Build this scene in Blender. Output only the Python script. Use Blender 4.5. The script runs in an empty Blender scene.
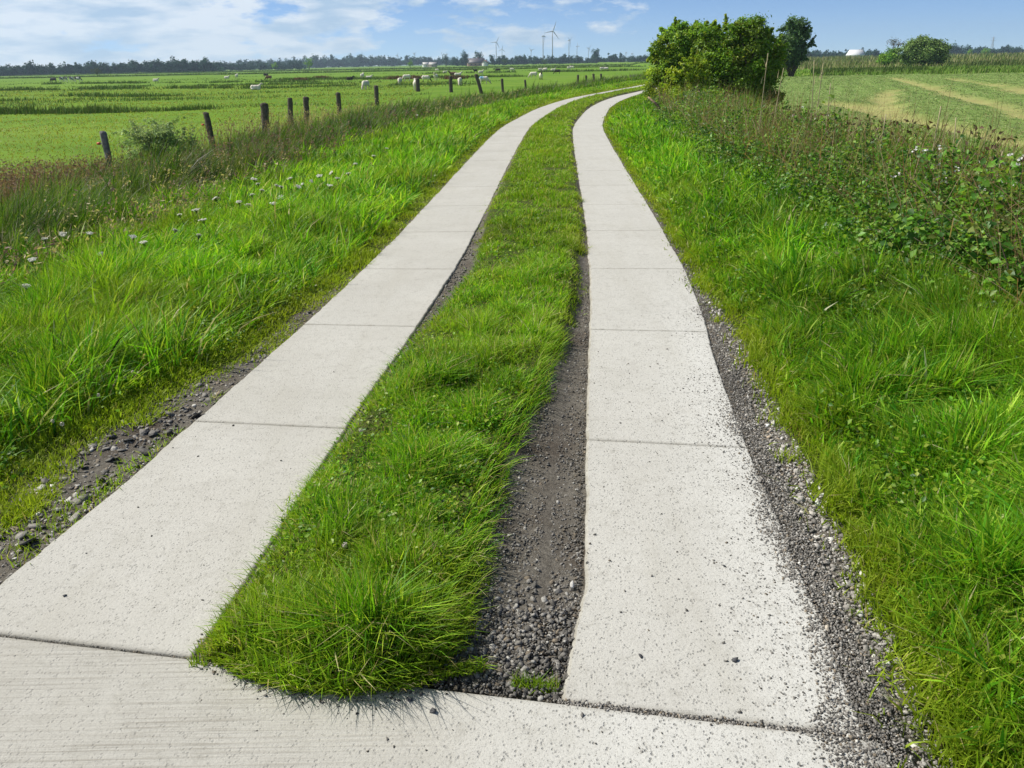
import bpy, bmesh, math, random
import numpy as np
from mathutils import Vector, Matrix

random.seed(7)
rng = np.random.default_rng(11)
S = bpy.context.scene
COL = S.collection

# ------------------------------------------------------------------ camera
F = 803.0
HC = 1.75
PIT = math.atan(321.5 / F)
ROL = math.radians(1.17)
fw = np.array([0, math.cos(PIT), -math.sin(PIT)])
_r = np.array([1.0, 0, 0])
_u = np.array([0, math.sin(PIT), math.cos(PIT)])
RI = math.cos(ROL) * _r - math.sin(ROL) * _u
UP = math.cos(ROL) * _u + math.sin(ROL) * _r


def at(x, y, z=0.0):
    """where the sight line of a photo measurement meets the level z (used once, to survey the place)"""
    d = fw + RI * (x - 512) / F + UP * (384 - y) / F
    t = (z - HC) / d[2]
    return float(d[0] * t), float(d[1] * t)


def at_d(x, y, dist):
    d = fw + RI * (x - 512) / F + UP * (384 - y) / F
    t = dist / d[1]
    return float(d[0] * t), float(dist), float(HC + d[2] * t)


cam = bpy.data.cameras.new('camera')
cam.sensor_width = 36.0
cam.lens = 36.0 * F / 1024
cam.clip_start = 0.05
cam.clip_end = 9000
camo = bpy.data.objects.new('camera', cam)
COL.objects.link(camo)
camo.matrix_world = Matrix(((RI[0], UP[0], -fw[0], 0), (RI[1], UP[1], -fw[1], 0),
                            (RI[2], UP[2], -fw[2], HC), (0, 0, 0, 1)))
S.camera = camo

# ------------------------------------------------------------------ noise
_perm = rng.random((256, 256))


def vnoise(x, y):
    x = np.asarray(x, float); y = np.asarray(y, float)
    xi = np.floor(x).astype(int); yi = np.floor(y).astype(int)
    fx = x - xi; fy = y - yi
    fx = fx * fx * (3 - 2 * fx); fy = fy * fy * (3 - 2 * fy)
    a = _perm[xi & 255, yi & 255]; b = _perm[(xi + 1) & 255, yi & 255]
    c = _perm[xi & 255, (yi + 1) & 255]; d = _perm[(xi + 1) & 255, (yi + 1) & 255]
    return (a * (1 - fx) + b * fx) * (1 - fy) + (c * (1 - fx) + d * fx) * fy


def fbm(x, y, o=3):
    s = 0; a = .5; t = 0
    for k in range(o):
        s = s + a * vnoise(x * 2 ** k + 17.3 * k, y * 2 ** k + 5.1 * k); t += a; a *= .5
    return s / t


def sstep(a, b, x):
    t = np.clip((np.asarray(x, float) - a) / (b - a), 0, 1)
    return t * t * (3 - 2 * t)


# ------------------------------------------------------------------ road centre line
CY = np.array([-40, -6, 0, 2, 3.7, 5.5, 7.2, 9.5, 11.5, 14.2, 17, 20, 24.5, 28.5, 33.7, 37, 43.5, 50, 55.5, 60, 70, 83, 110, 150, 300, 4000.])
CX = np.array([-5.5, -1.40, -.66, -.42, -.25, -.05, .11, .28, .41, .58, .76, .96, 1.33, 1.86, 2.65, 3.28, 4.85, 6.95, 8.85, 10.4, 13.4, 17.6, 28, 42, 60, 60])
_m = np.gradient(CX, CY)


def xc(y):
    y = np.asarray(y, float)
    i = np.clip(np.searchsorted(CY, y) - 1, 0, len(CY) - 2)
    h = CY[i + 1] - CY[i]
    t = np.clip((y - CY[i]) / h, 0, 1)
    return ((2 * t ** 3 - 3 * t ** 2 + 1) * CX[i] + (t ** 3 - 2 * t ** 2 + t) * h * _m[i]
            + (-2 * t ** 3 + 3 * t ** 2) * CX[i + 1] + (t ** 3 - t ** 2) * h * _m[i + 1])


def dxc(y):
    return (xc(np.asarray(y) + .05) - xc(np.asarray(y) - .05)) / .1


def uof(x, y):
    return (np.asarray(x) - xc(y)) / np.sqrt(1 + dxc(y) ** 2)


def xof(u, y):
    return xc(y) + np.asarray(u) * np.sqrt(1 + dxc(y) ** 2)


def gz(x, y):
    """ground height"""
    u = uof(x, y)
    z = -.018 + .033 * sstep(1.55, 2.3, np.abs(u)) - .015 * ((u > .45) & (u < .7) & (y < 7))
    z = z + .085 * sstep(-.03, .11, np.minimum(u - g_left(y), g_right(y) - u)) * sstep(0, .12, y - (1.93 - .13 * (x + .42)))
    z = np.where((y < 1.99 - .13 * (x + .42)) & (u > -3.35) & (u < 1.62), np.minimum(z, -.035), z)
    lf = -u
    z = z - .22 * sstep(2.6, 5.2, lf) - .72 * sstep(5.0, 9.0, lf)
    z = z - .55 * sstep(4.2, 8.0, u)
    amp = sstep(1.9, 3.5, np.abs(u))
    z = z + amp * .10 * (fbm(x * .5 + 9, y * .5, 3) - .5) + sstep(8, 16, np.abs(u)) * .25 * (fbm(x * .05, y * .05 + 3, 2) - .5)
    return z


# right edge of the middle grass, surveyed
_gr = np.array([at(*q) for q in [(446, 690), (473, 640), (486, 590), (507, 500), (527, 440), (552, 390), (570, 335), (583, 285)]])
_gru = uof(_gr[:, 0], _gr[:, 1])
GRY = np.concatenate([[1.0], _gr[:, 1], [7.4, 9, 400]])
GRU = np.concatenate([[_gru[0]], _gru, [.55, .62, .62]])
# outer edge of the stones left of the left strip
_sl = np.array([at(*q) for q in [(0, 520), (60, 465), (150, 410), (250, 355), (300, 315)]])
SLY = np.concatenate([[1.0, 2.4], _sl[:, 1], [7.5, 400]])
SLU = np.concatenate([[-2.0, -2.0], uof(_sl[:, 0], _sl[:, 1]), [-1.45, -1.45]])
# outer edge of the gravel right of the right strip
_sr = np.array([at(*q) for q in [(930, 768), (850, 560), (788, 440), (733, 330), (690, 280), (662, 225)]])
SRY = np.concatenate([[0.5], _sr[:, 1], [14, 400]])
SRU = np.concatenate([[1.75], uof(_sr[:, 0], _sr[:, 1]), [1.46, 1.45]])


def g_right(y): return np.interp(y, GRY, GRU) - .035 * (1 - sstep(4, 7, y))
def g_left(y): return np.interp(y, [1, 4.8, 6.0, 7.2, 8.6, 10, 400], [-.60, -.60, -.50, -.42, -.52, -.62, -.62])
def g_shift(y): return np.interp(y, [1, 3, 7, 400], [-.12, -.10, 0, 0])
def s_left(y): return np.interp(y, SLY, SLU)
def s_right(y): return np.interp(y, SRY, SRU)


# ------------------------------------------------------------------ mesh helpers
def tag(o, label=None, cat=None, group=None, kind=None):
    if label: o['label'] = label
    if cat: o['category'] = cat
    if group: o['group'] = group
    if kind: o['kind'] = kind
    return o


def link(name, me, parent=None, mats=()):
    o = bpy.data.objects.new(name, me)
    COL.objects.link(o)
    if me is not None and hasattr(me, 'materials'):
        for m in mats:
            me.materials.append(m)
    if parent: o.parent = parent
    return o


def empty(name, loc, rz=0.0):
    o = bpy.data.objects.new(name, None)
    COL.objects.link(o)
    o.location = loc; o.rotation_euler = (0, 0, rz)
    o.empty_display_size = .2
    return o


def npmesh(name, verts, loops, lstart, ltot, col=None, smooth=False):
    me = bpy.data.meshes.new(name)
    me.vertices.add(len(verts)); me.vertices.foreach_set('co', np.ascontiguousarray(verts, np.float32).ravel())
    me.loops.add(len(loops)); me.loops.foreach_set('vertex_index', np.ascontiguousarray(loops, np.int32))
    me.polygons.add(len(lstart)); me.polygons.foreach_set('loop_start', np.ascontiguousarray(lstart, np.int32))
    try:
        me.polygons.foreach_set('loop_total', np.ascontiguousarray(ltot, np.int32))
    except Exception:
        pass
    if smooth:
        me.polygons.foreach_set('use_smooth', np.ones(len(lstart), bool))
    me.update(calc_edges=True)
    if col is not None:
        a = me.attributes.new('Col', 'FLOAT_COLOR', 'POINT')
        c = np.ones((len(verts), 4), np.float32); c[:, :3] = col
        a.data.foreach_set('color', c.ravel())
    return me


def polymesh(name, verts, faces, col=None, smooth=False):
    """faces: int array (n,k)"""
    faces = np.asarray(faces); n, k = faces.shape
    return npmesh(name, verts, faces.ravel(), np.arange(n) * k, np.full(n, k), col, smooth)


def blades_geo(p, h, w, col, lean, face=None, seg=2, tipcol=None, limit=True):
    """grass blades; p (N,3), h, w (N), col (N,3), lean (N,2) relative to height"""
    N = len(p)
    a = rng.random(N) * 2 * math.pi if face is None else face
    side = np.stack([np.cos(a), np.sin(a), np.zeros(N)], 1)
    L = np.linalg.norm(lean, axis=1)
    if limit and len(lean) and L.max() > 1.25:
        lean = lean * (np.minimum(L, 1.0 + .25 * np.tanh(L - 1.0)) / np.maximum(L, 1e-6))[:, None]; L = np.linalg.norm(lean, axis=1)
    nv = 2 * seg + 1
    V = np.empty((N, nv, 3), np.float32); C = np.empty((N, nv, 3), np.float32)
    tc = col if tipcol is None else tipcol
    for k in range(seg + 1):
        t = k / seg
        q = p.copy()
        q[:, 2] += h * (t - .30 * np.minimum(L, 2.2) * t * t)
        q[:, :2] += lean * (h * (0.25 * t + .75 * t * t))[:, None]
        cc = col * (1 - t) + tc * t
        if k < seg:
            ww = (w * (1 - .75 * t ** 1.6) * .5)[:, None]
            V[:, 2 * k] = q - side * ww; V[:, 2 * k + 1] = q + side * ww
            C[:, 2 * k] = cc; C[:, 2 * k + 1] = cc
        else:
            V[:, 2 * k] = q; C[:, 2 * k] = cc
    base = (np.arange(N) * nv)[:, None]
    lp = []
    for k in range(seg - 1):
        lp += [2 * k, 2 * k + 1, 2 * k + 3, 2 * k + 2]
    lp += [2 * seg - 2, 2 * seg - 1, 2 * seg]
    loops = (base + np.array(lp)[None]).ravel()
    tot1 = np.array([4] * (seg - 1) + [3])
    st1 = np.concatenate([[0], np.cumsum(tot1)[:-1]])
    st = ((np.arange(N) * len(lp))[:, None] + st1[None]).ravel()
    return V.reshape(-1, 3), loops, st, np.tile(tot1, N), C.reshape(-1, 3)


def join_geo(parts):
    V = []; Lp = []; St = []; To = []; C = []
    vo = lo = 0
    for v, l, s, t, c in parts:
        V.append(v); Lp.append(l + vo); St.append(s + lo); To.append(t); C.append(c)
        vo += len(v); lo += len(l)
    return np.concatenate(V), np.concatenate(Lp), np.concatenate(St), np.concatenate(To), np.concatenate(C)


def leaf_geo(c, nrm, size, col, aspect=.55, fold=.18):
    """folded diamond leaves, 2 triangles each"""
    N = len(c)
    nrm = nrm / (np.linalg.norm(nrm, axis=1, keepdims=True) + 1e-9)
    r = rng.normal(size=(N, 3))
    t = r - (r * nrm).sum(1, keepdims=True) * nrm
    t /= np.linalg.norm(t, axis=1, keepdims=True) + 1e-9
    b = np.cross(nrm, t)
    s = size[:, None]
    V = np.empty((N, 4, 3), np.float32)
    V[:, 0] = c - t * s * .5
    V[:, 1] = c + b * s * aspect * .5 + nrm * s * fold + t * s * .05
    V[:, 2] = c + t * s * .5 - nrm * s * .08
    V[:, 3] = c - b * s * aspect * .5 + nrm * s * fold + t * s * .05
    base = (np.arange(N) * 4)[:, None]
    loops = (base + np.array([0, 1, 2, 0, 2, 3])[None]).ravel()
    st = np.arange(2 * N) * 3
    C = np.repeat(col, 4, axis=0)
    return V.reshape(-1, 3), loops, st, np.full(2 * N, 3), C


def tube_geo(pts, rad, n=6, col=(.1, .08, .05)):
    pts = np.asarray(pts, float); m = len(pts)
    rad = np.broadcast_to(np.asarray(rad, float), (m,))
    V = []
    for i in range(m):
        d = pts[min(i + 1, m - 1)] - pts[max(i - 1, 0)]
        d /= np.linalg.norm(d) + 1e-9
        a = np.array([0, 0, 1.]) if abs(d[2]) < .9 else np.array([1., 0, 0])
        s = np.cross(d, a); s /= np.linalg.norm(s); t = np.cross(d, s)
        for k in range(n):
            an = 2 * math.pi * k / n
            V.append(pts[i] + rad[i] * (math.cos(an) * s + math.sin(an) * t))
    lp = []; 
    for i in range(m - 1):
        for k in range(n):
            lp += [i * n + k, i * n + (k + 1) % n, (i + 1) * n + (k + 1) % n, (i + 1) * n + k]
    nq = (m - 1) * n
    tot = [4] * nq + [n, n]
    lp += list(range(n - 1, -1, -1)) + [(m - 1) * n + k for k in range(n)]
    tot = np.array(tot); st = np.concatenate([[0], np.cumsum(tot)[:-1]])
    V = np.array(V)
    return V, np.array(lp), st, tot, np.tile(np.array(col, float), (len(V), 1))


def box_geo(c, s, col=(.5, .5, .5), M=None):
    x, y, z = np.array(s) / 2
    V = np.array([(-x, -y, -z), (x, -y, -z), (x, y, -z), (-x, y, -z), (-x, -y, z), (x, -y, z), (x, y, z), (-x, y, z)])
    if M is not None: V = V @ np.array(M).T
    V = V + np.array(c)
    fs = np.array([(0, 3, 2, 1), (4, 5, 6, 7), (0, 1, 5, 4), (1, 2, 6, 5), (2, 3, 7, 6), (3, 0, 4, 7)])
    return V, fs.ravel(), np.arange(6) * 4, np.full(6, 4), np.tile(np.array(col, float), (8, 1))


def geo_obj(name, parts, mat, parent=None, smooth=False):
    if isinstance(parts, tuple): parts = [parts]
    v, l, s, t, c = join_geo(parts)
    return link(name, npmesh(name, v, l, s, t, c, smooth), parent, [mat])


# ------------------------------------------------------------------ materials
def new_mat(name):
    m = bpy.data.materials.new(name); m.use_nodes = True
    nt = m.node_tree
    for n in list(nt.nodes): nt.nodes.remove(n)
    out = nt.nodes.new('ShaderNodeOutputMaterial')
    return m, nt, out


def N(nt, t, **kw):
    n = nt.nodes.new(t)
    for k, v in kw.items():
        if k.startswith('i_'): n.inputs[k[2:].replace('_', ' ')].default_value = v
        else: setattr(n, k, v)
    return n


def plant_mat(name, trans=.42, rough=.5, spec=.25, tint=(1.15, 1.05, .55)):
    m, nt, out = new_mat(name)
    at_ = N(nt, 'ShaderNodeAttribute', attribute_name='Col')
    p = N(nt, 'ShaderNodeBsdfPrincipled'); p.inputs['Roughness'].default_value = rough
    p.inputs['Specular IOR Level'].default_value = spec
    tr = N(nt, 'ShaderNodeBsdfTranslucent')
    mul = N(nt, 'ShaderNodeMix', data_type='RGBA', blend_type='MULTIPLY'); mul.inputs[0].default_value = 1
    mul.inputs[7].default_value = (*tint, 1)
    nt.links.new(at_.outputs['Color'], p.inputs['Base Color'])
    nt.links.new(at_.outputs['Color'], mul.inputs[6])
    nt.links.new(mul.outputs[2], tr.inputs['Color'])
    mx = N(nt, 'ShaderNodeMixShader'); mx.inputs[0].default_value = trans
    nt.links.new(p.outputs[0], mx.inputs[1]); nt.links.new(tr.outputs[0], mx.inputs[2])
    nt.links.new(mx.outputs[0], out.inputs[0])
    return m


def simple_mat(name, col, rough=.7, spec=.3, noise=0, scale=20, bump=0, usecol=False, metal=0):
    m, nt, out = new_mat(name)
    p = N(nt, 'ShaderNodeBsdfPrincipled'); p.inputs['Roughness'].default_value = rough
    p.inputs['Specular IOR Level'].default_value = spec; p.inputs['Metallic'].default_value = metal
    nt.links.new(p.outputs[0], out.inputs[0])
    if usecol:
        src = N(nt, 'ShaderNodeAttribute', attribute_name='Col').outputs['Color']
    else:
        rgb = N(nt, 'ShaderNodeRGB'); rgb.outputs[0].default_value = (*col, 1); src = rgb.outputs[0]
    tc = N(nt, 'ShaderNodeTexCoord')
    ns = N(nt, 'ShaderNodeTexNoise'); ns.inputs['Scale'].default_value = scale; ns.inputs['Detail'].default_value = 6
    nt.links.new(tc.outputs['Object'], ns.inputs['Vector'])
    if noise:
        mr = N(nt, 'ShaderNodeMapRange'); mr.inputs[1].default_value = .3; mr.inputs[2].default_value = .7
        mr.inputs[3].default_value = 1 - noise; mr.inputs[4].default_value = 1 + noise
        nt.links.new(ns.outputs['Fac'], mr.inputs[0])
        mu = N(nt, 'ShaderNodeVectorMath', operation='SCALE')
        nt.links.new(src, mu.inputs[0]); nt.links.new(mr.outputs[0], mu.inputs['Scale'])
        src = mu.outputs[0]
    nt.links.new(src, p.inputs['Base Color'])
    if bump:
        b = N(nt, 'ShaderNodeBump'); b.inputs['Strength'].default_value = bump; b.inputs['Distance'].default_value = .02
        nt.links.new(ns.outputs['Fac'], b.inputs['Height']); nt.links.new(b.outputs[0], p.inputs['Normal'])
    return m


M_grass = plant_mat('grass', .45, .5, .22, (1.0, 1.08, .5))
M_leaf = plant_mat('leaf', .48, .45, .35)
M_dry = plant_mat('dry_plant', .2, .7, .2, (1, .95, .8))
M_petal = plant_mat('petal', .3, .6, .2, (1, 1, .95))
M_bark = simple_mat('bark', (.09, .075, .055), .9, .1, .35, 9, .6)
M_stone = simple_mat('gravel', (.2, .2, .2), .75, .35, .3, 60, .4, usecol=True)
M_farleaf = plant_mat('far_leaf', .2, .7, .1, (1, 1, .7))
M_paint = simple_mat('painted', (.8, .8, .8), .5, .3, .06, 2, 0, usecol=True)
M_wood = simple_mat('weathered_wood', (.16, .15, .14), .9, .15, .4, 14, .7, usecol=True)


def concrete_mat():
    m, nt, out = new_mat('concrete')
    L = nt.links.new
    p = N(nt, 'ShaderNodeBsdfPrincipled'); p.inputs['Roughness'].default_value = .85; p.inputs['Specular IOR Level'].default_value = .2
    L(p.outputs[0], out.inputs[0])
    g = N(nt, 'ShaderNodeNewGeometry')
    pos = g.outputs['Position']
    mask = N(nt, 'ShaderNodeAttribute', attribute_name='Col')   # r: dirt at edges  g: exposed aggregate  b: brushed
    sep = N(nt, 'ShaderNodeSeparateColor'); L(mask.outputs['Color'], sep.inputs[0])

    def noise(sc, det=5, rough=.55, vec=pos):
        n = N(nt, 'ShaderNodeTexNoise'); n.inputs['Scale'].default_value = sc; n.inputs['Detail'].default_value = det
        n.inputs['Roughness'].default_value = rough; L(vec, n.inputs['Vector']); return n.outputs['Fac']

    def rng_(v, a, b, c, d):
        r = N(nt, 'ShaderNodeMapRange'); L(v, r.inputs[0])
        for i, q in enumerate((a, b, c, d)): r.inputs[i + 1].default_value = q
        return r.outputs[0]

    def math_(op, a, b):
        n = N(nt, 'ShaderNodeMath', operation=op)
        for i, q in enumerate((a, b)):
            if isinstance(q, (int, float)): n.inputs[i].default_value = q
            else: L(q, n.inputs[i])
        return n.outputs[0]

    def mix(f, a, b):
        n = N(nt, 'ShaderNodeMix', data_type='RGBA')
        if isinstance(f, (int, float)): n.inputs[0].default_value = f
        else: L(f, n.inputs[0])
        for i, q in ((6, a), (7, b)):
            if isinstance(q, tuple): n.inputs[i].default_value = (*q, 1)
            else: L(q, n.inputs[i])
        return n.outputs[2]
    base = mix(rng_(noise(1.1), .3, .7, 0, 1), (.375, .365, .332), (.435, .425, .39))
    base = mix(rng_(sep.outputs[1], .3, .9, 0, .85), base, (.535, .535, .51))
    base = mix(math_('MULTIPLY', rng_(noise(4.5, 6, .7), .52, .72, 0, 1), .30), base, (.30, .29, .255))
    # wear marks along the slab
    mp = N(nt, 'ShaderNodeMapping'); L(pos, mp.inputs[0]); mp.inputs['Rotation'].default_value = (0, 0, math.radians(7)); mp.inputs['Scale'].default_value = (1.5, 105, 1)
    br = noise(1.0, 6, .65, mp.outputs[0])
    # grains
    v = N(nt, 'ShaderNodeTexVoronoi'); v.inputs['Scale'].default_value = 78; L(pos, v.inputs['Vector'])
    spk = rng_(v.outputs['Distance'], .20, .40, 1, 0)
    sel = rng_(noise(30, 3), .46, .56, 0, 1)
    pit = math_('MULTIPLY', math_('MULTIPLY', spk, sel), rng_(sep.outputs[1], 0, 1, .12, 1))
    base = mix(math_('MULTIPLY', pit, .8), base, (.17, .165, .155))
    fine = noise(260, 3, .6)
    base = mix(rng_(fine, .35, .65, .22, 0), base, (.26, .245, .21))
    v2 = N(nt, 'ShaderNodeTexVoronoi'); v2.inputs['Scale'].default_value = 210; L(pos, v2.inputs['Vector'])
    sp2 = math_('MULTIPLY', rng_(v2.outputs['Distance'], .22, .48, 1, 0), rng_(noise(90, 2), .45, .58, 0, 1))
    base = mix(math_('MULTIPLY', sp2, rng_(sep.outputs[1], 0, 1, .2, .85)), base, (.15, .145, .135))
    # water stains and tyre wear
    mp2 = N(nt, 'ShaderNodeMapping'); L(pos, mp2.inputs[0]); mp2.inputs['Rotation'].default_value = (0, 0, math.radians(7)); mp2.inputs['Scale'].default_value = (2.4, .35, 1)
    base = mix(rng_(noise(1.6, 6, .65, mp2.outputs[0]), .5, .72, 0, .28), base, (.30, .285, .24))
    base = mix(rng_(noise(14, 6, .75), .54, .70, 0, .5), base, (.25, .24, .21))
    brf = math_('MULTIPLY', math_('MULTIPLY', rng_(br, .46, .62, 0, 1), rng_(noise(3, 4), .35, .6, .15, 1)), sep.outputs[2])
    base = mix(math_('MULTIPLY', brf, .75), base, (.24, .225, .195))
    # earthy edges
    ed = math_('MULTIPLY', sep.outputs[0], rng_(noise(9, 5, .7), .3, .65, .1, 1))
    base = mix(math_('MULTIPLY', ed, .8), base, (.16, .14, .10))
    L(base, p.inputs['Base Color'])
    hgt = math_('ADD', math_('ADD', math_('MULTIPLY', noise(75, 6, .7), .6), math_('MULTIPLY', pit, -.7)), math_('MULTIPLY', math_('MULTIPLY', br, sep.outputs[2]), .9))
    b = N(nt, 'ShaderNodeBump'); b.inputs['Strength'].default_value = .8; b.inputs['Distance'].default_value = .006
    L(hgt, b.inputs['Height']); L(b.outputs[0], p.inputs['Normal'])
    return m


def ground_mat():
    m, nt, out = new_mat('ground')
    L = nt.links.new
    p = N(nt, 'ShaderNodeBsdfPrincipled'); p.inputs['Roughness'].default_value = .95; p.inputs['Specular IOR Level'].default_value = .08
    L(p.outputs[0], out.inputs[0])
    g = N(nt, 'ShaderNodeNewGeometry'); pos = g.outputs['Position']
    a = N(nt, 'ShaderNodeAttribute', attribute_name='Col'); sep = N(nt, 'ShaderNodeSeparateColor'); L(a.outputs['Color'], sep.inputs[0])

    def noise(sc, det=5, rough=.55, vec=pos):
        n = N(nt, 'ShaderNodeTexNoise'); n.inputs['Scale'].default_value = sc; n.inputs['Detail'].default_value = det
        n.inputs['Roughness'].default_value = rough; L(vec, n.inputs['Vector']); return n.outputs['Fac']

    def rng_(v, a, b, c, d):
        r = N(nt, 'ShaderNodeMapRange'); L(v, r.inputs[0])
        for i, q in enumerate((a, b, c, d)): r.inputs[i + 1].default_value = q
        return r.outputs[0]

    def mix(f, a, b):
        n = N(nt, 'ShaderNodeMix', data_type='RGBA')
        if isinstance(f, (int, float)): n.inputs[0].default_value = f
        else: L(f, n.inputs[0])
        for i, q in ((6, a), (7, b)):
            if isinstance(q, tuple): n.inputs[i].default_value = (*q, 1)
            else: L(q, n.inputs[i])
        return n.outputs[2]
    # verge soil under the grass
    soil = mix(rng_(noise(6), .35, .65, 0, 1), (.040, .065, .012), (.065, .075, .02))
    # gravel bed
    grav = mix(rng_(noise(45, 6, .7), .3, .7, 0, 1), (.085, .075, .062), (.19, .175, .15))
    grav = mix(rng_(noise(2.2, 3), .5, .7, 0, .7), grav, (.065, .05, .038))
    # pasture, cropped and uneven
    pa = mix(rng_(noise(.06, 4), .3, .7, 0, 1), (.098, .190, .013), (.140, .240, .020))
    pa = mix(rng_(noise(.35, 7, .75), .42, .70, 0, .75), pa, (.06, .135, .014))
    mpz = N(nt, 'ShaderNodeMapping'); L(pos, mpz.inputs[0]); mpz.inputs['Scale'].default_value = (.02, .09, 1)
    pa = mix(rng_(noise(1, 4, .6, mpz.outputs[0]), .5, .75, 0, .55), pa, (.20, .26, .05))
    # mown meadow with paler stubble lanes between the swaths
    mp = N(nt, 'ShaderNodeMapping'); L(pos, mp.inputs[0])
    mw = N(nt, 'ShaderNodeAttribute', attribute_name='Lane')
    st = mix(rng_(noise(2.5, 5, .7), .3, .7, 0, 1), (.125, .20, .045), (.19, .26, .075))
    me_ = mix(mw.outputs['Fac'], st, mix(rng_(noise(1.2, 5), .35, .65, 0, 1), (.28, .25, .10), (.32, .33, .12)))
    c = mix(sep.outputs[1], soil, pa)
    c = mix(sep.outputs[2], c, me_)
    c = mix(sep.outputs[0], c, grav)
    L(c, p.inputs['Base Color'])
    b = N(nt, 'ShaderNodeBump'); b.inputs['Strength'].default_value = .8; b.inputs['Distance'].default_value = .03
    L(noise(28, 6, .75), b.inputs['Height']); L(b.outputs[0], p.inputs['Normal'])
    return m


M_conc = concrete_mat()
M_ground = ground_mat()

# ------------------------------------------------------------------ meadow lanes (between hay swaths), surveyed
ZM = -.52
LANES = [[(1040, 150), (960, 134), (901, 119), (870, 112), (830, 106)],
         [(1040, 124), (985, 106), (940, 92), (915, 85), (890, 80)],
         [(1040, 97), (1010, 90), (987, 86), (950, 81)],
         [(888, 122), (884, 108), (886, 98), (892, 92)],
         [(1040, 190), (960, 165), (900, 143), (850, 130)]]
LANEP = []
for L_ in LANES:
    w_ = np.array([at(a, b, ZM) for a, b in L_])
    LANEP.append(w_)


def lane_dir(x, y):
    best = np.full(np.shape(x), 99.); dx = np.zeros(np.shape(x)); dy = np.ones(np.shape(x))
    for w_ in (LANEP[0], LANEP[1], LANEP[2], LANEP[4]):
        for i in range(len(w_) - 1):
            a = w_[i]; b = w_[i + 1]; d = b - a; l2 = (d ** 2).sum()
            t = np.clip(((x - a[0]) * d[0] + (y - a[1]) * d[1]) / l2, 0, 1)
            q = np.hypot(x - a[0] - t * d[0], y - a[1] - t * d[1])
            k = q < best
            best = np.where(k, q, best); dx = np.where(k, d[0] / l2 ** .5, dx); dy = np.where(k, d[1] / l2 ** .5, dy)
    return best, dx, dy


def lane(x, y):
    best = np.full(np.shape(x), 99.)
    for w_ in LANEP:
        for i in range(len(w_) - 1):
            a = w_[i]; b = w_[i + 1]; d = b - a; l2 = (d ** 2).sum()
            t = np.clip(((x - a[0]) * d[0] + (y - a[1]) * d[1]) / l2, 0, 1)
            q = np.hypot(x - a[0] - t * d[0], y - a[1] - t * d[1])
            best = np.minimum(best, q)
    return 1 - sstep(.25, 1.0, best + 1.1 * (fbm(x * .45, y * .45, 3) - .5))


def meadow_mask(x, y):
    u = uof(x, y)
    far = np.interp(x, [10, 35, 58, 90], [100, 100, 92, 100])
    return sstep(6.0, 7.0, u) * (1 - sstep(-2, 3, y - far + 4 * (fbm(x * .15, y * .15, 2) - .5)))


# ------------------------------------------------------------------ ground sheet
def build_ground():
    us = [0.0]; d = .045
    while us[-1] < 2.6: us.append(us[-1] + d)
    while us[-1] < 3600:
        d *= 1.055; us.append(us[-1] + d)
    us = np.array(sorted(set([-a for a in us] + us)))
    us = us[(us > -3300) & (us < 3300)]
    ys = [-30.0]
    while ys[-1] < 0: ys.append(ys[-1] + (1.5 if ys[-1] < -3 else .2))
    while ys[-1] < 3300: ys.append(ys[-1] + max(.07, .016 * ys[-1]))
    ys = np.array(ys)
    UU, YY = np.meshgrid(us, ys)
    w = 1 - sstep(20, 200, np.abs(UU))
    XX = xc(YY) + UU * (1 + (np.sqrt(1 + dxc(YY) ** 2) - 1) * w)
    Z = gz(XX, YY)
    u = uof(XX, YY)
    gl = (u > g_right(YY) - .02) & (u < .64) | (u < g_left(YY) + .02) & (u > -.66)
    sl = (u < -1.40) & (u > s_left(YY) - .05)
    sr = (u > 1.40) & (u < s_right(YY) + .03)
    under = (np.abs(u) > .55) & (np.abs(u) < np.where(YY > 30, 1.40, 1.5))
    r = (gl | sl | sr | under).astype(float)
    n = fbm(XX * 3, YY * 3, 3)
    pas = np.maximum(sstep(8, 10, -u), (YY > 130) * 1.0 * (1 - sstep(4, 8, u)))
    mea = meadow_mask(XX, YY)
    pas = np.maximum(pas, sstep(6, 8, u) * (1 - mea))
    C = np.stack([r, pas, mea], -1).reshape(-1, 3)
    # pebbly relief of the gravel
    Z = Z + r * (np.abs(u) < 2.3) * .012 * (fbm(XX * 8, YY * 8, 2) - .5)
    # low ridges of mown grass
    ln = lane(XX, YY)
    Z = Z + mea * (1 - ln) * (.05 + .22 * fbm(XX * .9, YY * .9, 3))
    V = np.stack([XX, YY, Z], -1).reshape(-1, 3)
    ny, nx = UU.shape
    i = (np.arange(ny - 1)[:, None] * nx + np.arange(nx - 1)[None]).ravel()
    fs = np.stack([i, i + 1, i + nx + 1, i + nx], 1)
    me = polymesh('ground', V, fs, C, True)
    a = me.attributes.new('Lane', 'FLOAT', 'POINT'); a.data.foreach_set('value', ln.ravel().astype(np.float32))
    o = link('ground', me, None, [M_ground])
    tag(o, 'grassy lowland ground sloping from the track down to flat pasture and mown meadow', 'ground', None, 'structure')


build_ground()


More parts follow.
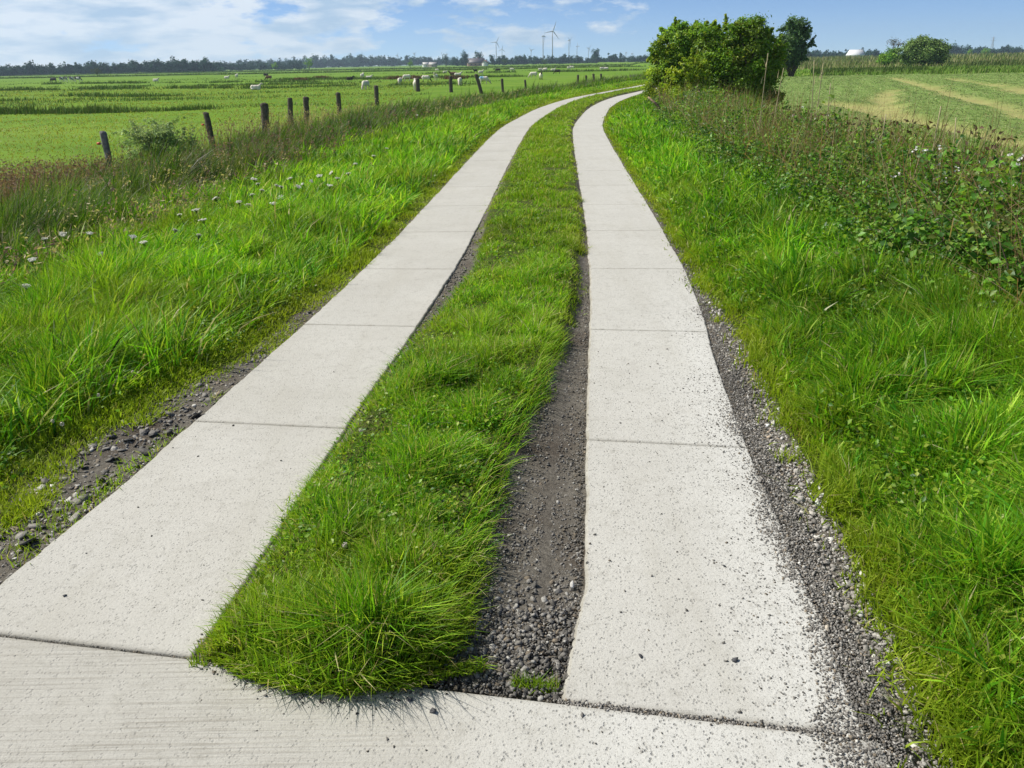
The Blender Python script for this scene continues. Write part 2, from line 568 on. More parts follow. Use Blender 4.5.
# ------------------------------------------------------------------ concrete road
def build_road():
    parts = []
    cy = np.arange(-8, 140, .02)
    cx = xc(cy)
    sl = np.concatenate([[0], np.cumsum(np.hypot(np.diff(cx), np.diff(cy)))])
    s0 = np.interp(1.955, cy, sl)

    def P(s, u):
        y = np.interp(s, sl, cy); x = np.interp(s, sl, cx)
        dx = dxc(y); n = np.sqrt(1 + dx * dx)
        sk = np.clip(.08 * (1 - (s - s0) / 5), 0, .08)           # the first joints run slightly skew
        return x + u / n, y - u * dx / n - sk * u, 0 * u

    sgn = lambda q: round(q, 0) + .3

    def slab(sa, sb, ua, ub, brushed, agg, wob):
        ns = max(3, int((sb - sa) / .025)) if sa < s0 + 8 else max(3, int((sb - sa) / .06)) if sa < s0 + 22 else max(3, int((sb - sa) / .3))
        ss = np.linspace(sa, sb, ns)
        ss = np.concatenate([[sa, sa + .006, sa + .022], ss[1:-1], [sb - .022, sb - .006, sb]]); ns = len(ss)
        # profile: wall bottom, wall top, bevel, surface ..., bevel, wall
        inner = np.concatenate([[0, .018], np.linspace(.05, .95, 10), [.982, 1]])
        rows_u = np.concatenate([[0, 0], inner * 0 + inner, [1, 1]])
        zz = np.concatenate([[-.12, -.012], np.zeros(14), [-.012, -.12]])
        ins = np.concatenate([[0, 0], [.010], np.zeros(12), [-.010], [0, 0]])
        A = []; C = []
        fua, fub = ua, ub
        for k, s in enumerate(ss):
            ua, ub = fua(s), fub(s)
            end = (k == 0 or k == ns - 1)
            ea = wob * ((fbm(s * 1.3 + 31 * sgn(ua), 7.7 * sgn(ua), 3) - .5) * 2 + .7 * (vnoise(s * 14, 3 * sgn(ua)) - .5) + .45 * (vnoise(s * 41, 8 * sgn(ua)) - .5))
            eb = wob * ((fbm(s * 1.3 + 57 * sgn(ub), 9.1 * sgn(ub), 3) - .5) * 2 + .7 * (vnoise(s * 14, 5 * sgn(ub)) - .5) + .45 * (vnoise(s * 41, 8 * sgn(ub)) - .5))
            u = (ua + ea) + rows_u * ((ub + eb) - (ua + ea)) + ins
            x, y, z = P(np.full(len(u), s), u)
            z = zz - (.006 if end else 0) * (zz > -.05) + .006 * (fbm(x * 1.5, y * 1.5, 2) - .5)
            A.append(np.stack([x, y, z], 1))
            d = np.minimum(rows_u, 1 - rows_u) * (ub - ua)
            dirt = np.clip(1 - d / .016, 0, 1) * .8
            de = min(s - sa, sb - s)
            dirt = np.maximum(dirt, .55 * max(0, 1 - de / .02))
            ag = agg(u, s)
            C.append(np.stack([dirt, ag, np.full(len(u), 0.) + brushed(u, s)], 1))
        A = np.array(A); C = np.array(C)
        m = A.shape[1]
        i = (np.arange(ns - 1)[:, None] * m + np.arange(m - 1)[None]).ravel()
        fs = np.stack([i, i + 1, i + m + 1, i + m], 1)
        V = A.reshape(-1, 3); Cc = C.reshape(-1, 3)
        # end walls
        e0 = A[0].copy(); e0[:, 2] = -.12; e1 = A[-1].copy(); e1[:, 2] = -.12
        b0 = len(V); V = np.concatenate([V, e0, e1]); Cc = np.concatenate([Cc, np.tile([[1., 0, 0]], (2 * m, 1))])
        j = np.arange(m - 1)
        f0 = np.stack([b0 + j, b0 + j + 1, j + 1, j], 1)
        off = (ns - 1) * m
        f1 = np.stack([off + j, off + j + 1, b0 + m + j + 1, b0 + m + j], 1)
        fs = np.concatenate([fs, f0, f1])
        n = len(fs)
        parts.append((V, fs.ravel(), np.arange(n) * 4, np.full(n, 4), Cc))
    aggR = lambda u, s: .55 + .40 * sstep(.9, 1.4, u) * (1 - sstep(s0 + 2.5, s0 + 6, s))
    aggL = lambda u, s: .28 + .25 * fbm(u * 2, s * 2 + 0 * u, 2)
    zero = lambda u, s: 0 * u + .12
    brN = lambda u, s: sstep(-1.7, -.9, u) * (1 - sstep(.0, .35, u)) * 1.0 + .1
    aggN = lambda u, s: .35 + .5 * sstep(.1, .6, u)
    gap = .0032
    s = s0
    k = 0
    while s < s0 + 130:
        ln = 1.755
        slab(s + gap, s + ln - gap * .4, lambda q: -1.47 - .05 * float(1 - sstep(0, 1.2, q - s0)), lambda q: -.615, zero, aggL, .014)
        slab(s + gap * (1.6 if k == 0 else 1), s + ln - gap * .4, lambda q: .615 - .055 * float(1 - sstep(0, .7, q - s0)), lambda q: 1.40 + .065 * float(sstep(2.5, 5, q - s0)), zero, aggR, .012)
        s += ln; k += 1
    slab(s0 - 7, s0 - .007, lambda q: -3.2, lambda q: 1.43, brN, aggN, .02)
    v, l, st, t, c = join_geo(parts)
    o = link('road', npmesh('road', v, l, st, t, c, False), None, [M_conc])
    tag(o, 'pale concrete farm road of two slab strips meeting a full-width slab in front', 'road', None, 'structure')
    return sl, cy


build_road()


# ------------------------------------------------------------------ scatter helpers
def scatter(ua, ub, ya, yb, D0, d0=3.0, pw=1.5, keep=None):
    """points between lateral offsets ua(y)..ub(y); density falls with distance; cut to what the camera surroundings can see"""
    out = []
    edges = [ya]
    while edges[-1] < yb: edges.append(min(yb, edges[-1] + max(.25, .06 * edges[-1])))
    for a, b in zip(edges[:-1], edges[1:]):
        ym = .5 * (a + b)
        A = ua(ym) if callable(ua) else ua; B = ub(ym) if callable(ub) else ub
        lo = min(A, B) - .1; hi = max(A, B) + .1
        # clip to view
        xm = float(xc(ym)); lim = .72 * (b + .6) + 1.5
        lo2 = max(lo, -lim - xm); hi2 = min(hi, lim - xm)
        if hi2 <= lo2: continue
        dist = math.sqrt(ym * ym + max(0, min(abs(lo2 + xm), abs(hi2 + xm))) ** 2 * .5 + .5)
        D = D0 * min(1, (d0 / dist)) ** pw
        n = rng.poisson(max(0, (hi2 - lo2) * (b - a) * D))
        y = a + rng.random(n) * (b - a); u = lo2 + rng.random(n) * (hi2 - lo2)
        Av = ua(y) if callable(ua) else np.full(n, ua); Bv = ub(y) if callable(ub) else np.full(n, ub)
        k = (u > Av) & (u < Bv)
        out.append(np.stack([u[k], y[k]], 1))
    q = np.concatenate(out)
    x = xof(q[:, 0], q[:, 1]); y = q[:, 1]
    if keep is not None:
        k = keep(q[:, 0], x, y); q = q[k]; x = x[k]; y = y[k]
    return q[:, 0], x, y


def dist_of(x, y): return np.sqrt(x * x + y * y + 2)


PAL = np.array([(.165, .35, .014), (.115, .29, .012), (.235, .40, .02), (.058, .19, .010), (.31, .40, .04)])
STRAW = np.array([(.44, .37, .17), (.52, .47, .26), (.32, .25, .12)])


def grass_cols(x, y, dry=.04, shift=(1, 1, 1), yellow=0):
    n = len(x)
    a = PAL[rng.integers(0, len(PAL), n)]
    m = fbm(x * .7 + 40, y * .7, 3)[:, None]
    c = a * (.42 + 1.1 * m)
    c = c * (1 + .26 * rng.normal(size=(n, 1)))
    ye = (sstep(.5, .75, fbm(x * 1.3 + 3, y * 1.3 + 8, 3)) * .32 + yellow)[:, None]
    c = c * (1 - ye) + np.array([.32, .38, .03]) * ye
    dr = rng.random(n) < dry
    c[dr] = STRAW[rng.integers(0, 3, dr.sum())]
    return np.clip(c * np.array(shift), .003, .9)


def lean_rand(n, s=.55, wind=(.25, .05)):
    a = rng.random(n) * 2 * math.pi; r = np.abs(rng.normal(size=n)) * s
    return np.stack([np.cos(a) * r + wind[0], np.sin(a) * r + wind[1]], 1)


def wid(x, y, w0):
    d = dist_of(x, y)
    return w0 * (1 + np.maximum(0, d - 4.5) * .105)


def make_grass(name, sc, hf, w0, lean_s=.55, wind=(.2, .03), seg=2, dry=.04, shift=(1, 1, 1), yellow=None, extra=()):
    u, x, y = sc
    n = len(x)
    h = hf(u, x, y) * (.55 + .75 * rng.random(n))
    zb_ = gz(x, y) - .01
    zb_ = np.where((np.abs(uof(x, y)) < 1.5) & (y < 1.99 - .13 * (x + .42)), np.maximum(zb_, -.004), zb_)
    p = np.stack([x, y, zb_], 1)
    c = grass_cols(x, y, dry, shift, 0 if yellow is None else yellow(u, x, y))
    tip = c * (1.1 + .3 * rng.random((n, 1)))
    le = lean_rand(n, lean_s, wind)
    le[:, 0] += 1.0 * (fbm(x * 3.6 + 7, y * 3.6, 2) - .5); le[:, 1] += 1.0 * (fbm(x * 2.6, y * 2.6 + 31, 2) - .5)
    h = h * (.45 + 1.1 * vnoise(x * 4.3 + 11, y * 4.3))
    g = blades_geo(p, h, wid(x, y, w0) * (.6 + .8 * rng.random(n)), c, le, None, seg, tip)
    print('grass', n)
    return g


# left verge, lush and clumpy
edgeL = lambda y: s_left(y) + .06 * np.sin(y * 9) * 0
nz = lambda x, y: fbm(x * 2.3, y * 2.3, 3)


def hL(u, x, y):
    e = sstep(0, .9, s_left(y) - u)
    return (.05 + .17 * e) * (.6 + .9 * nz(x, y)) * (1 + .5 * sstep(.55, .8, fbm(x * .8, y * .8 + 4, 2)))


sc = scatter(-6.2, lambda y: np.minimum(s_left(y) + .12, -1.46), 1.2, 75, 16000, 3, 1.5,
             keep=lambda u, x, y: rng.random(len(u)) < sstep(-.12, .30, (s_left(y) - u) + .10 + .5 * (fbm(x * 5, y * 5, 2) - .45)) + .03)
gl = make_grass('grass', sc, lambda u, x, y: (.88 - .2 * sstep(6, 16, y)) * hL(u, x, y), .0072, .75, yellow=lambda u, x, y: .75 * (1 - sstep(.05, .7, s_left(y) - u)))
# broad blades and clover leaves among it
sc2 = scatter(-6.2, lambda y: s_left(y) - .25, 1.2, 30, 1800, 3, 1.2)
gl2 = make_grass('grass', sc2, lambda u, x, y: .26 * (.6 + .8 * nz(x, y)), .012, .8, (.3, 0), 3, .03, (1.05, 1.05, 1.2))
o = geo_obj('grass', [gl, gl2], M_grass)
tag(o, 'lush green grass of the verge left of the concrete track', 'grass', None, 'stuff')

# small leaves (clover, dandelion) low in both verges
def low_leaves(ua, ub, ya, yb, D, size, hz, shift=(1, 1, 1)):
    u, x, y = scatter(ua, ub, ya, yb, D, 3, 1.4, keep=lambda u, x, y: rng.random(len(u)) < sstep(.42, .6, fbm(x * 1.1 + 77, y * 1.1, 3)))
    n = len(x)
    nr = rng.normal(size=(n, 3)) * .6 + np.array([0, 0, 1])
    c = np.stack([x, y, gz(x, y) + hz * rng.random(n)], 1)
    col = grass_cols(x, y, .0, shift) * .85
    return leaf_geo(c, nr, size * (.6 + .8 * rng.random(n)) * (1 + np.maximum(0, dist_of(x, y) - 5) * .1), col, .75, .1)


o = geo_obj('clover', [low_leaves(-6, lambda y: s_left(y) - .1, 1.2, 30, 3000, .022, .15),
                       low_leaves(lambda y: s_right(y) + .2, 4.0, 1.2, 30, 2600, .024, .17),
                       low_leaves(lambda y: g_left(y) + .05, lambda y: g_right(y) - .05, 2.0, 12, 2200, .018, .10)], M_leaf)
tag(o, 'small round green clover and herb leaves among the verge grass', 'clover', None, 'stuff')

# middle strip
def hM(u, x, y):
    near = 1 - sstep(3.5, 9, y)
    ce = np.minimum(u - g_left(y), g_right(y) - u)
    return (.035 + (.055 + .035 * near) * sstep(0, .28, ce)) * (.72 + .28 * sstep(0, .2, y - gfront(x))) * (.65 + .8 * nz(x, y))


front = lambda x: 1.955 - .13 * (x + .42)
gfront = lambda x: np.interp(x, [-1.1, -1.0, -.86, -.71, -.52, -.35, -.21, -.1, .2], [2.22, 2.07, 1.97, 1.92, 1.88, 1.90, 1.95, 1.98, 1.95])
kM = lambda u, x, y: (y > gfront(x) + .05 * (fbm(x * 9, x * 0 + 2, 2) - .5)) & (rng.random(len(u)) < .05 + sstep(-.03, .08, np.minimum(u - g_left(y) + .04, g_right(y) - u + .03) + .10 * (fbm(x * 6, y * 6, 2) - .5)))
sc = scatter(lambda y: g_left(y) - .07, lambda y: g_right(y) + .06, 1.6, 75, 24000, 3, 1.55, keep=kM)
gm = make_grass('grass', sc, lambda u, x, y: .62 * hM(u, x, y) * np.maximum(.5 + 1.3 * sstep(.3, .7, fbm(x * 4.5 + 60, y * 4.5, 2)), 1.9 * (1 - sstep(.15, .6, y - gfront(x)))), .0056, .9, (.10, -.06), dry=.09, yellow=lambda u, x, y: .22 * sstep(4, 12, y) + .4 * (1 - sstep(.02, .16, np.minimum(u - g_left(y), g_right(y) - u))) + .15 * (1 - sstep(.02, .12, y - gfront(x))))
# fringe leaning out over gravel
def fringe(uf, ya, yb, D, dirx, h, off):
    y = ya + (yb - ya) * rng.random(int(D * (yb - ya))) ** 1.3
    n = len(y)
    u = uf(y) + off * rng.random(n)
    x = xof(u, y)
    le = np.stack([dirx * (.3 + .7 * rng.random(n)), -.35 + .5 * rng.normal(size=n)], 1)
    p = np.stack([x, y, gz(x, y)], 1)
    c = grass_cols(x, y, .08)
    return blades_geo(p, h * (.5 + .8 * rng.random(n)), wid(x, y, .004), c, le, None, 3, c * 1.25)


gf = [fringe(g_right, 2.0, 5.2, 420, 1.0, .12, -.10), fringe(g_left, 2.15, 8, 260, -.9, .08, .08)]
nf = 1100
xx = -1.0 + rng.random(nf) * .9
yy = gfront(xx) + .06 * rng.random(nf)
cc = grass_cols(xx, yy, .16, yellow=.25)
gf.append(blades_geo(np.stack([xx, yy, np.maximum(gz(xx, yy), -.004)], 1), .065 * (.5 + .8 * rng.random(nf)), np.full(nf, .0048), cc,
                     np.stack([.5 * rng.normal(size=nf) + .1, -.35 - .5 * rng.random(nf)], 1), None, 3, cc * 1.2))
# small tuft at the slab edge beside the gravel
n = 260
xx = -.02 + .14 * rng.random(n); yy = front(xx) + .015 + .04 * rng.random(n)
cc = grass_cols(xx, yy, .03, yellow=.3)
gf.append(blades_geo(np.stack([xx, yy, np.full(n, -.03)], 1), .05 * (.5 + rng.random(n)), np.full(n, .0035), cc, lean_rand(n, .5, (0, -.1)), None, 2))
n = 500
uu = -.62 + .13 * rng.random(n); yy = 2.02 + .32 * rng.random(n); xx = xof(uu, yy)
cc = grass_cols(xx, yy, .08, yellow=.1)
gf.append(blades_geo(np.stack([xx, yy, np.maximum(gz(xx, yy), -.01)], 1), .05 * (.5 + .8 * rng.random(n)), np.full(n, .0052), cc, lean_rand(n, .5, (-.05, -.1)), None, 2, cc * 1.2))
# moss and seedlings along slab sides
for ua, ub, ya, yb, D in ((lambda y: g_left(y) - .10, lambda y: g_left(y) + .03, 5, 14, 900), (-1.62, -1.47, 3.0, 9, 1100), (lambda y: s_left(y) - .0, -1.5, 2.2, 7.5, 3600), (1.47, lambda y: s_right(y), 6, 16, 900)):
    q = scatter(ua, ub, ya, yb, D, 3, 1.2, keep=lambda u, x, y: fbm(x * 4 + 3, y * 4, 2) > .5)
    gf.append(make_grass('grass', q, lambda u, x, y: .05 + 0 * u, .006, .9, (0, 0), 2, .08, yellow=lambda u, x, y: .5 + 0 * u))
o = geo_obj('grass', [gm] + gf, M_grass)
tag(o, 'green grass strip growing between the two concrete wheel tracks', 'grass', None, 'stuff')


# right verge
def hR(u, x, y):
    e = sstep(0, .4, u - s_right(y))
    n_ = 1 - sstep(3, 8, y)
    return (.075 + (.11 + .07 * n_ * sstep(.2, .9, u - s_right(y))) * e) * (.6 + .85 * nz(x, y)) * (1 + .35 * sstep(2.4, 3.2, u))


sc = scatter(lambda y: s_right(y) - .12, 4.3, .9, 75, 16000, 3, 1.5,
             keep=lambda u, x, y: rng.random(len(u)) < sstep(-.06, .10, (u - s_right(y)) + .22 * (fbm(x * 5, y * 5, 2) - .5)) + .02)
gr = make_grass('grass', sc, lambda u, x, y: (.85 - .22 * sstep(5, 14, y)) * hR(u, x, y), .0078, .8, (-.08, -.12), yellow=lambda u, x, y: .6 * (1 - sstep(0, .45, u - s_right(y))))
sc2 = scatter(lambda y: s_right(y) + .15, 4.4, .9, 30, 2600, 3, 1.25)
gr2 = make_grass('grass', sc2, lambda u, x, y: (.13 + .12 * sstep(.1, .7, u - s_right(y))) * (.6 + .8 * nz(x, y)), .0135, .8, (-.1, -.15), 3, .02, (1.0, 1.08, 1.3))
o = geo_obj('grass', [gr, gr2], M_grass)
tag(o, 'bright green grass of the verge right of the concrete track', 'grass', None, 'stuff')

# ------------------------------------------------------------------ tall grass on the bank along the fence
sc = scatter(-10.4, -4.6, 3, 110, 4200, 5, 1.3,
             keep=lambda u, x, y: rng.random(len(u)) < sstep(-10.4, -9.2, u) * sstep(-4.6, -6.0, u) * .8 + .2 * (u > -9.5))
tg = make_grass('tall_grass', sc, lambda u, x, y: (.22 + .46 * sstep(-5.0, -7.0, u)) * (.45 + 1.1 * fbm(x * .8, y * .8, 3)), .007, .4, (.3, .05), 3, .12, (.40, .40, .8))  # dark tint: deeper green, plus self-shadowing among the stems put into the colour
# band of tall grass where the fence runs off along the bend
n = 9000
tt = rng.random(n)
yy = 45 + 60 * tt; xx = xof(-5.0 - 3.5 * rng.random(n), yy)
cc = grass_cols(xx, yy, .10, (.7, .75, .8))
tg2 = blades_geo(np.stack([xx, yy, gz(xx, yy)], 1), .48 * (.5 + .8 * rng.random(n)), wid(xx, yy, .008), cc, lean_rand(n, .3, (.25, 0)), None, 2)
# flowering seed heads, purplish brown and straw, in drifts
dr = []
for (q, zz, sx, sy, cnt, kind) in (((60, 185), -.35, 1.6, 1.4, 1500, 0), ((25, 178), -.3, 1.2, 1.2, 900, 0), ((120, 165), -.2, 1.6, 1.4, 800, 0), ((215, 205), .1, .9, .9, 420, 1), ((20, 252), .25, .7, .7, 350, 1), ((290, 124), -.1, 2.0, 2.2, 700, 0),
                                 ((275, 150), 0, 1.8, 2.0, 350, 0), ((330, 108), 0, 2.5, 3.5, 420, 1), ((380, 108), 0, 2.5, 4, 500, 1), ((165, 175), 0, 1.4, 1.4, 260, 1), ((235, 135), 0, 1.6, 1.6, 300, 0), ((440, 98), 0, 3, 5, 300, 1)):
    a_, b_ = at(*q, zz)
    dr.append(np.stack([a_ + sx * rng.normal(size=cnt), b_ + sy * rng.normal(size=cnt), np.full(cnt, kind)], 1))
dr = np.concatenate(dr); dr = dr[uof(dr[:, 0], dr[:, 1]) < -4.6]
x = dr[:, 0]; y = dr[:, 1]; u = uof(x, y); kd = dr[:, 2].astype(int)
n = len(x)
hh = (.55 + .4 * rng.random(n)) * (.5 + .5 * sstep(-5, -7, u))
p = np.stack([x, y, gz(x, y)], 1)
sc_ = np.array([(.20, .12, .10), (.26, .17, .14), (.42, .36, .20), (.14, .085, .075)])[np.where(kd == 0, rng.choice([0, 1, 3], n), rng.choice([2, 2, 1], n))]
le = lean_rand(n, .25, (.35, .05))
sh = blades_geo(p, hh, wid(x, y, .005), sc_ * .7 + np.array([.03, .06, .0]), le, None, 2, sc_)
top = p.copy(); L_ = np.linalg.norm(le, axis=1)
top[:, 2] += hh * (1 - .30 * L_); top[:, :2] += le * hh[:, None]
parts = [tg, tg2, sh]
for k in range(5):
    off = rng.normal(size=(n, 3)) * np.array([.022, .022, .05]); off[:, 2] -= .03
    parts.append(leaf_geo(top + off, rng.normal(size=(n, 3)),   .045 * (.7 + .6 * rng.random(n)) * (1 + .02 * dist_of(x, y)), sc_ * (.8 + .5 * rng.random((n, 1))), .35, .05))
o = geo_obj('tall_grass', parts, M_dry if False else M_grass)
tag(o, 'tall rough grass with purplish brown seed heads along the pasture fence', 'tall grass', None, 'stuff')

# ------------------------------------------------------------------ gravel
ICO = None


def pebble_geo(x, y, z, s, col, flat=.65):
    global ICO
    if ICO is None:
        bm = bmesh.new(); bmesh.ops.create_icosphere(bm, subdivisions=1, radius=1)
        ICO = (np.array([v.co[:] for v in bm.verts]), np.array([[v.index for v in f.verts] for f in bm.faces])); bm.free()
    V0, F0 = ICO; n = len(x); nv = len(V0)
    sc = s[:, None] * np.stack([.7 + .7 * rng.random(n), .7 + .7 * rng.random(n), flat * (.7 + .6 * rng.random(n))], 1)
    a = rng.random(n) * 6.28; ca, sa = np.cos(a), np.sin(a)
    V = V0[None] * (1 + .22 * rng.normal(size=(n, nv, 1))) * sc[:, None, :]
    tl = rng.normal(size=(n, 2)) * .35
    Z = V[:, :, 2] + V[:, :, 0] * tl[:, :1] + V[:, :, 1] * tl[:, 1:]
    X = V[:, :, 0] * ca[:, None] - V[:, :, 1] * sa[:, None]; Y = V[:, :, 0] * sa[:, None] + V[:, :, 1] * ca[:, None]
    P = np.stack([X + x[:, None], Y + y[:, None], Z + z[:, None]], -1).reshape(-1, 3)
    f = (F0[None] + (np.arange(n) * nv)[:, None, None]).reshape(-1, 3)
    return P, f.ravel(), np.arange(len(f)) * 3, np.full(len(f), 3), np.repeat(col, nv, axis=0)


def stone_cols(n):
    b = np.array([(.115, .108, .098), (.165, .155, .14), (.075, .07, .063), (.21, .20, .185), (.14, .115, .085), (.32, .31, .285)])
    return b[rng.choice(6, n, p=[.28, .25, .2, .12, .1, .05])] * (.8 + .4 * rng.random((n, 1)))


gp = []
def add_gravel(sc, s0, s1, zf=None, big=1.0, flat=.65):
    u, x, y = sc; n = len(x)
    s = s0 + (s1 - s0) * rng.random(n) ** 3
    z = (gz(x, y) if zf is None else zf(x, y)) + s * .25
    gp.append(pebble_geo(x, y, z, s, np.clip(stone_cols(n) * big * (.7 + .6 * fbm(x * 2.3, y * 2.3 + 70, 3))[:, None], .02, .6), flat)); print('gravel', n)


# wedge between the middle grass and the right strip
add_gravel(scatter(lambda y: g_right(y) - .02, .62, 1.75, 9, 9000, 2.5, 1.6, keep=lambda u, x, y: y > front(x) + .012), .0025, .008)
add_gravel(scatter(lambda y: g_right(y) + .02, .62, 1.75, 2.55, 2600, 3, 1, keep=lambda u, x, y: (y > front(x) + .02) & (rng.random(len(u)) < 1 - sstep(2.1, 2.6, y))), .007, .015)
add_gravel(scatter(-.66, lambda y: g_left(y) + .03, 4.5, 11, 3000, 4, 1.3), .003, .012)
# shoulder right of the right strip
add_gravel(scatter(1.44, lambda y: s_right(y) + .05, 1.0, 12, 8500, 2.5, 1.6), .003, .009, None, 1.7)
add_gravel(scatter(1.46, lambda y: s_right(y) + .04, 1.0, 8, 1300, 3, 1.2), .007, .017, None, 2.0)
# grit strewn over the strip's edge
add_gravel(scatter(.95, 1.46, 1.0, 7, 11000, 2.5, 1.4, keep=lambda u, x, y: rng.random(len(u)) < (.012 + sstep(1.05, 1.45, u + .24 * (fbm(x * 4 + 5, y * 2.2, 3) - .5)) ** 2.0) * (1 - .7 * sstep(3.5, 6.5, y))), .0015, .005, lambda x, y: 0 * x)
add_gravel(scatter(.62, 1.47, 1.0, 5, 110, 3, 1), .0018, .006, lambda x, y: 0 * x)
add_gravel(scatter(-1.46, .5, .9, 5, 16, 3, 1, keep=lambda u, x, y: (y < front(x)) | (u < -.65)), .002, .006, lambda x, y: 0 * x)
add_gravel(scatter(-.35, .3, 1.5, 2.0, 160, 3, 1, keep=lambda u, x, y: (y < front(x)) & (rng.random(len(u)) < .35)), .003, .008, lambda x, y: 0 * x)
thr = lambda y: np.interp(y, [1.5, 1.72, 1.95, 2.1, 2.5, 3.4, 6], [1.29, 1.26, 1.36, 1.37, 1.33, 1.36, 1.42])
kE = lambda u, x, y: rng.random(len(u)) < sstep(-.035, .05, u - thr(y) + .16 * (fbm(x * 2.1 + 30, y * 2.6, 3) - .5) + .05 * (fbm(x * 9, y * 9, 2) - .5)) ** 1.5
add_gravel(scatter(1.16, 1.50, 1.0, 7, 30000, 2.5, 1.6, keep=kE), .002, .0058, lambda x, y: -.001 + .004 * rng.random(len(x)), 1.5)
add_gravel(scatter(1.38, 1.62, 1.0, 9, 9000, 2.5, 1.6), .003, .008, lambda x, y: -.022 + .012 * rng.random(len(x)), 1.6)
add_gravel(scatter(.58, .66, 1.86, 8, 9000, 2.5, 1.6, keep=lambda u, x, y: (u < .605) & (y > front(x) + .02)), .003, .007, lambda x, y: -.03 + .012 * rng.random(len(x)))
sj = lambda u, x, y: np.abs(y - (1.955 - .195 * (x + .42))) < .014
add_gravel(scatter(.55, 1.42, 1.4, 2.1, 60000, 3, 1, keep=sj), .002, .0055, lambda x, y: -.006 + .004 * rng.random(len(x)), 1.5)
add_gravel(scatter(-1.5, -.55, 1.9, 2.4, 30000, 3, 1, keep=sj), .0015, .0035, lambda x, y: -.010 + .004 * rng.random(len(x)), .9)
fr2 = lambda x: 1.955 - .2 * (x + .42) + .008
add_gravel(scatter(-.65, .62, 1.7, 2.3, 9000, 3, 1, keep=lambda u, x, y: rng.random(len(u)) < np.exp(-((y - gfront(x) + .015) / .03) ** 2) * (x < -.15) * (.25 + fbm(x * 8, y * 8, 2))), .0015, .005, lambda x, y: .0 * x, .75)
add_gravel(scatter(.0, .62, 1.75, 2.3, 14000, 3, 1, keep=lambda u, x, y: (y > fr2(x)) & (x > -.34)), .003, .010, lambda x, y: -.02 + .01 * rng.random(len(x)))
# broken stones left of the left strip
add_gravel(scatter(lambda y: s_left(y) - .05, -1.48, 2.0, 8, 3200, 3, 1.4), .003, .011, None, 1.5)
add_gravel(scatter(lambda y: s_left(y), -1.50, 2.0, 6.5, 330, 3, 1.0, keep=lambda u, x, y: fbm(x * 3, y * 3, 2) > .40), .012, .034, None, 1.25, .22)
o = geo_obj('gravel', gp, M_stone)
tag(o, 'dark grey gravel and grit beside and between the concrete strips', 'gravel', None, 'stuff')

# a few larger loose stones lying on the slabs
STN = [((735, 661), .011, 'dark flat loose stone lying mid-way on the right concrete strip'),
       ((725, 567), .008, 'small dark loose stone farther up the right concrete strip'),
       ((641, 657), .008, 'small loose dark stone left on the right concrete strip near its lower end'),
       ((433, 712), .009, 'dark loose stone on the front slab just below the middle grass'),
       ((410, 700), .008, 'dark crumb of stone at the edge where the middle grass meets the front slab'),
       ((827, 634), .014, 'pale tan stone in the gravel at the edge of the right strip'),
       ((859, 618), .013, 'whitish stone in the gravel against the right verge grass'),
       ((65, 596), .009, 'black loose stone lying on the left concrete strip'),
       ((572, 586), .013, 'light grey stone in the gravel against the right strip edge')]
for (q, s, lab) in STN:
    x, y = at(*q, 0.0)
    on = 'gravel' not in lab
    if not on: x, y = at(*q, -.02)
    pale = 'pale' in lab or 'whit' in lab or 'light' in lab
    c = np.array([[.42, .37, .30]]) if 'tan' in lab else (np.array([[.45, .44, .42]]) if pale else np.array([[.07, .07, .075]]))
    g = pebble_geo(np.zeros(1), np.zeros(1), np.array([s * .3]), np.array([s]), c, .6)
    o = geo_obj('stone', g, M_stone)
    o.location = (x, y, .001 if on else float(gz(x, y)) + .012)
    tag(o, lab, 'stone', 'loose stones on the track')


# ------------------------------------------------------------------ trees and shrubs
def limb_tubes(base, targets, r0, bend=.15, n=5, k=6):
    out = []
    for t in targets:
        t = np.array(t); b = np.array(base) + rng.normal(size=3) * np.array([r0, r0, 0]) * .5
        L = np.linalg.norm(t - b); pts = []
        w = rng.normal(size=3) * bend * L
        for i in range(n + 1):
            f = i / n
            q = b + (t - b) * f + w * math.sin(math.pi * f) * .5
            q[2] = b[2] + (t[2] - b[2]) * (f ** .85)
            pts.append(q)
        out.append(tube_geo(pts, r0 * np.linspace(1, .22, n + 1), k))
    return out


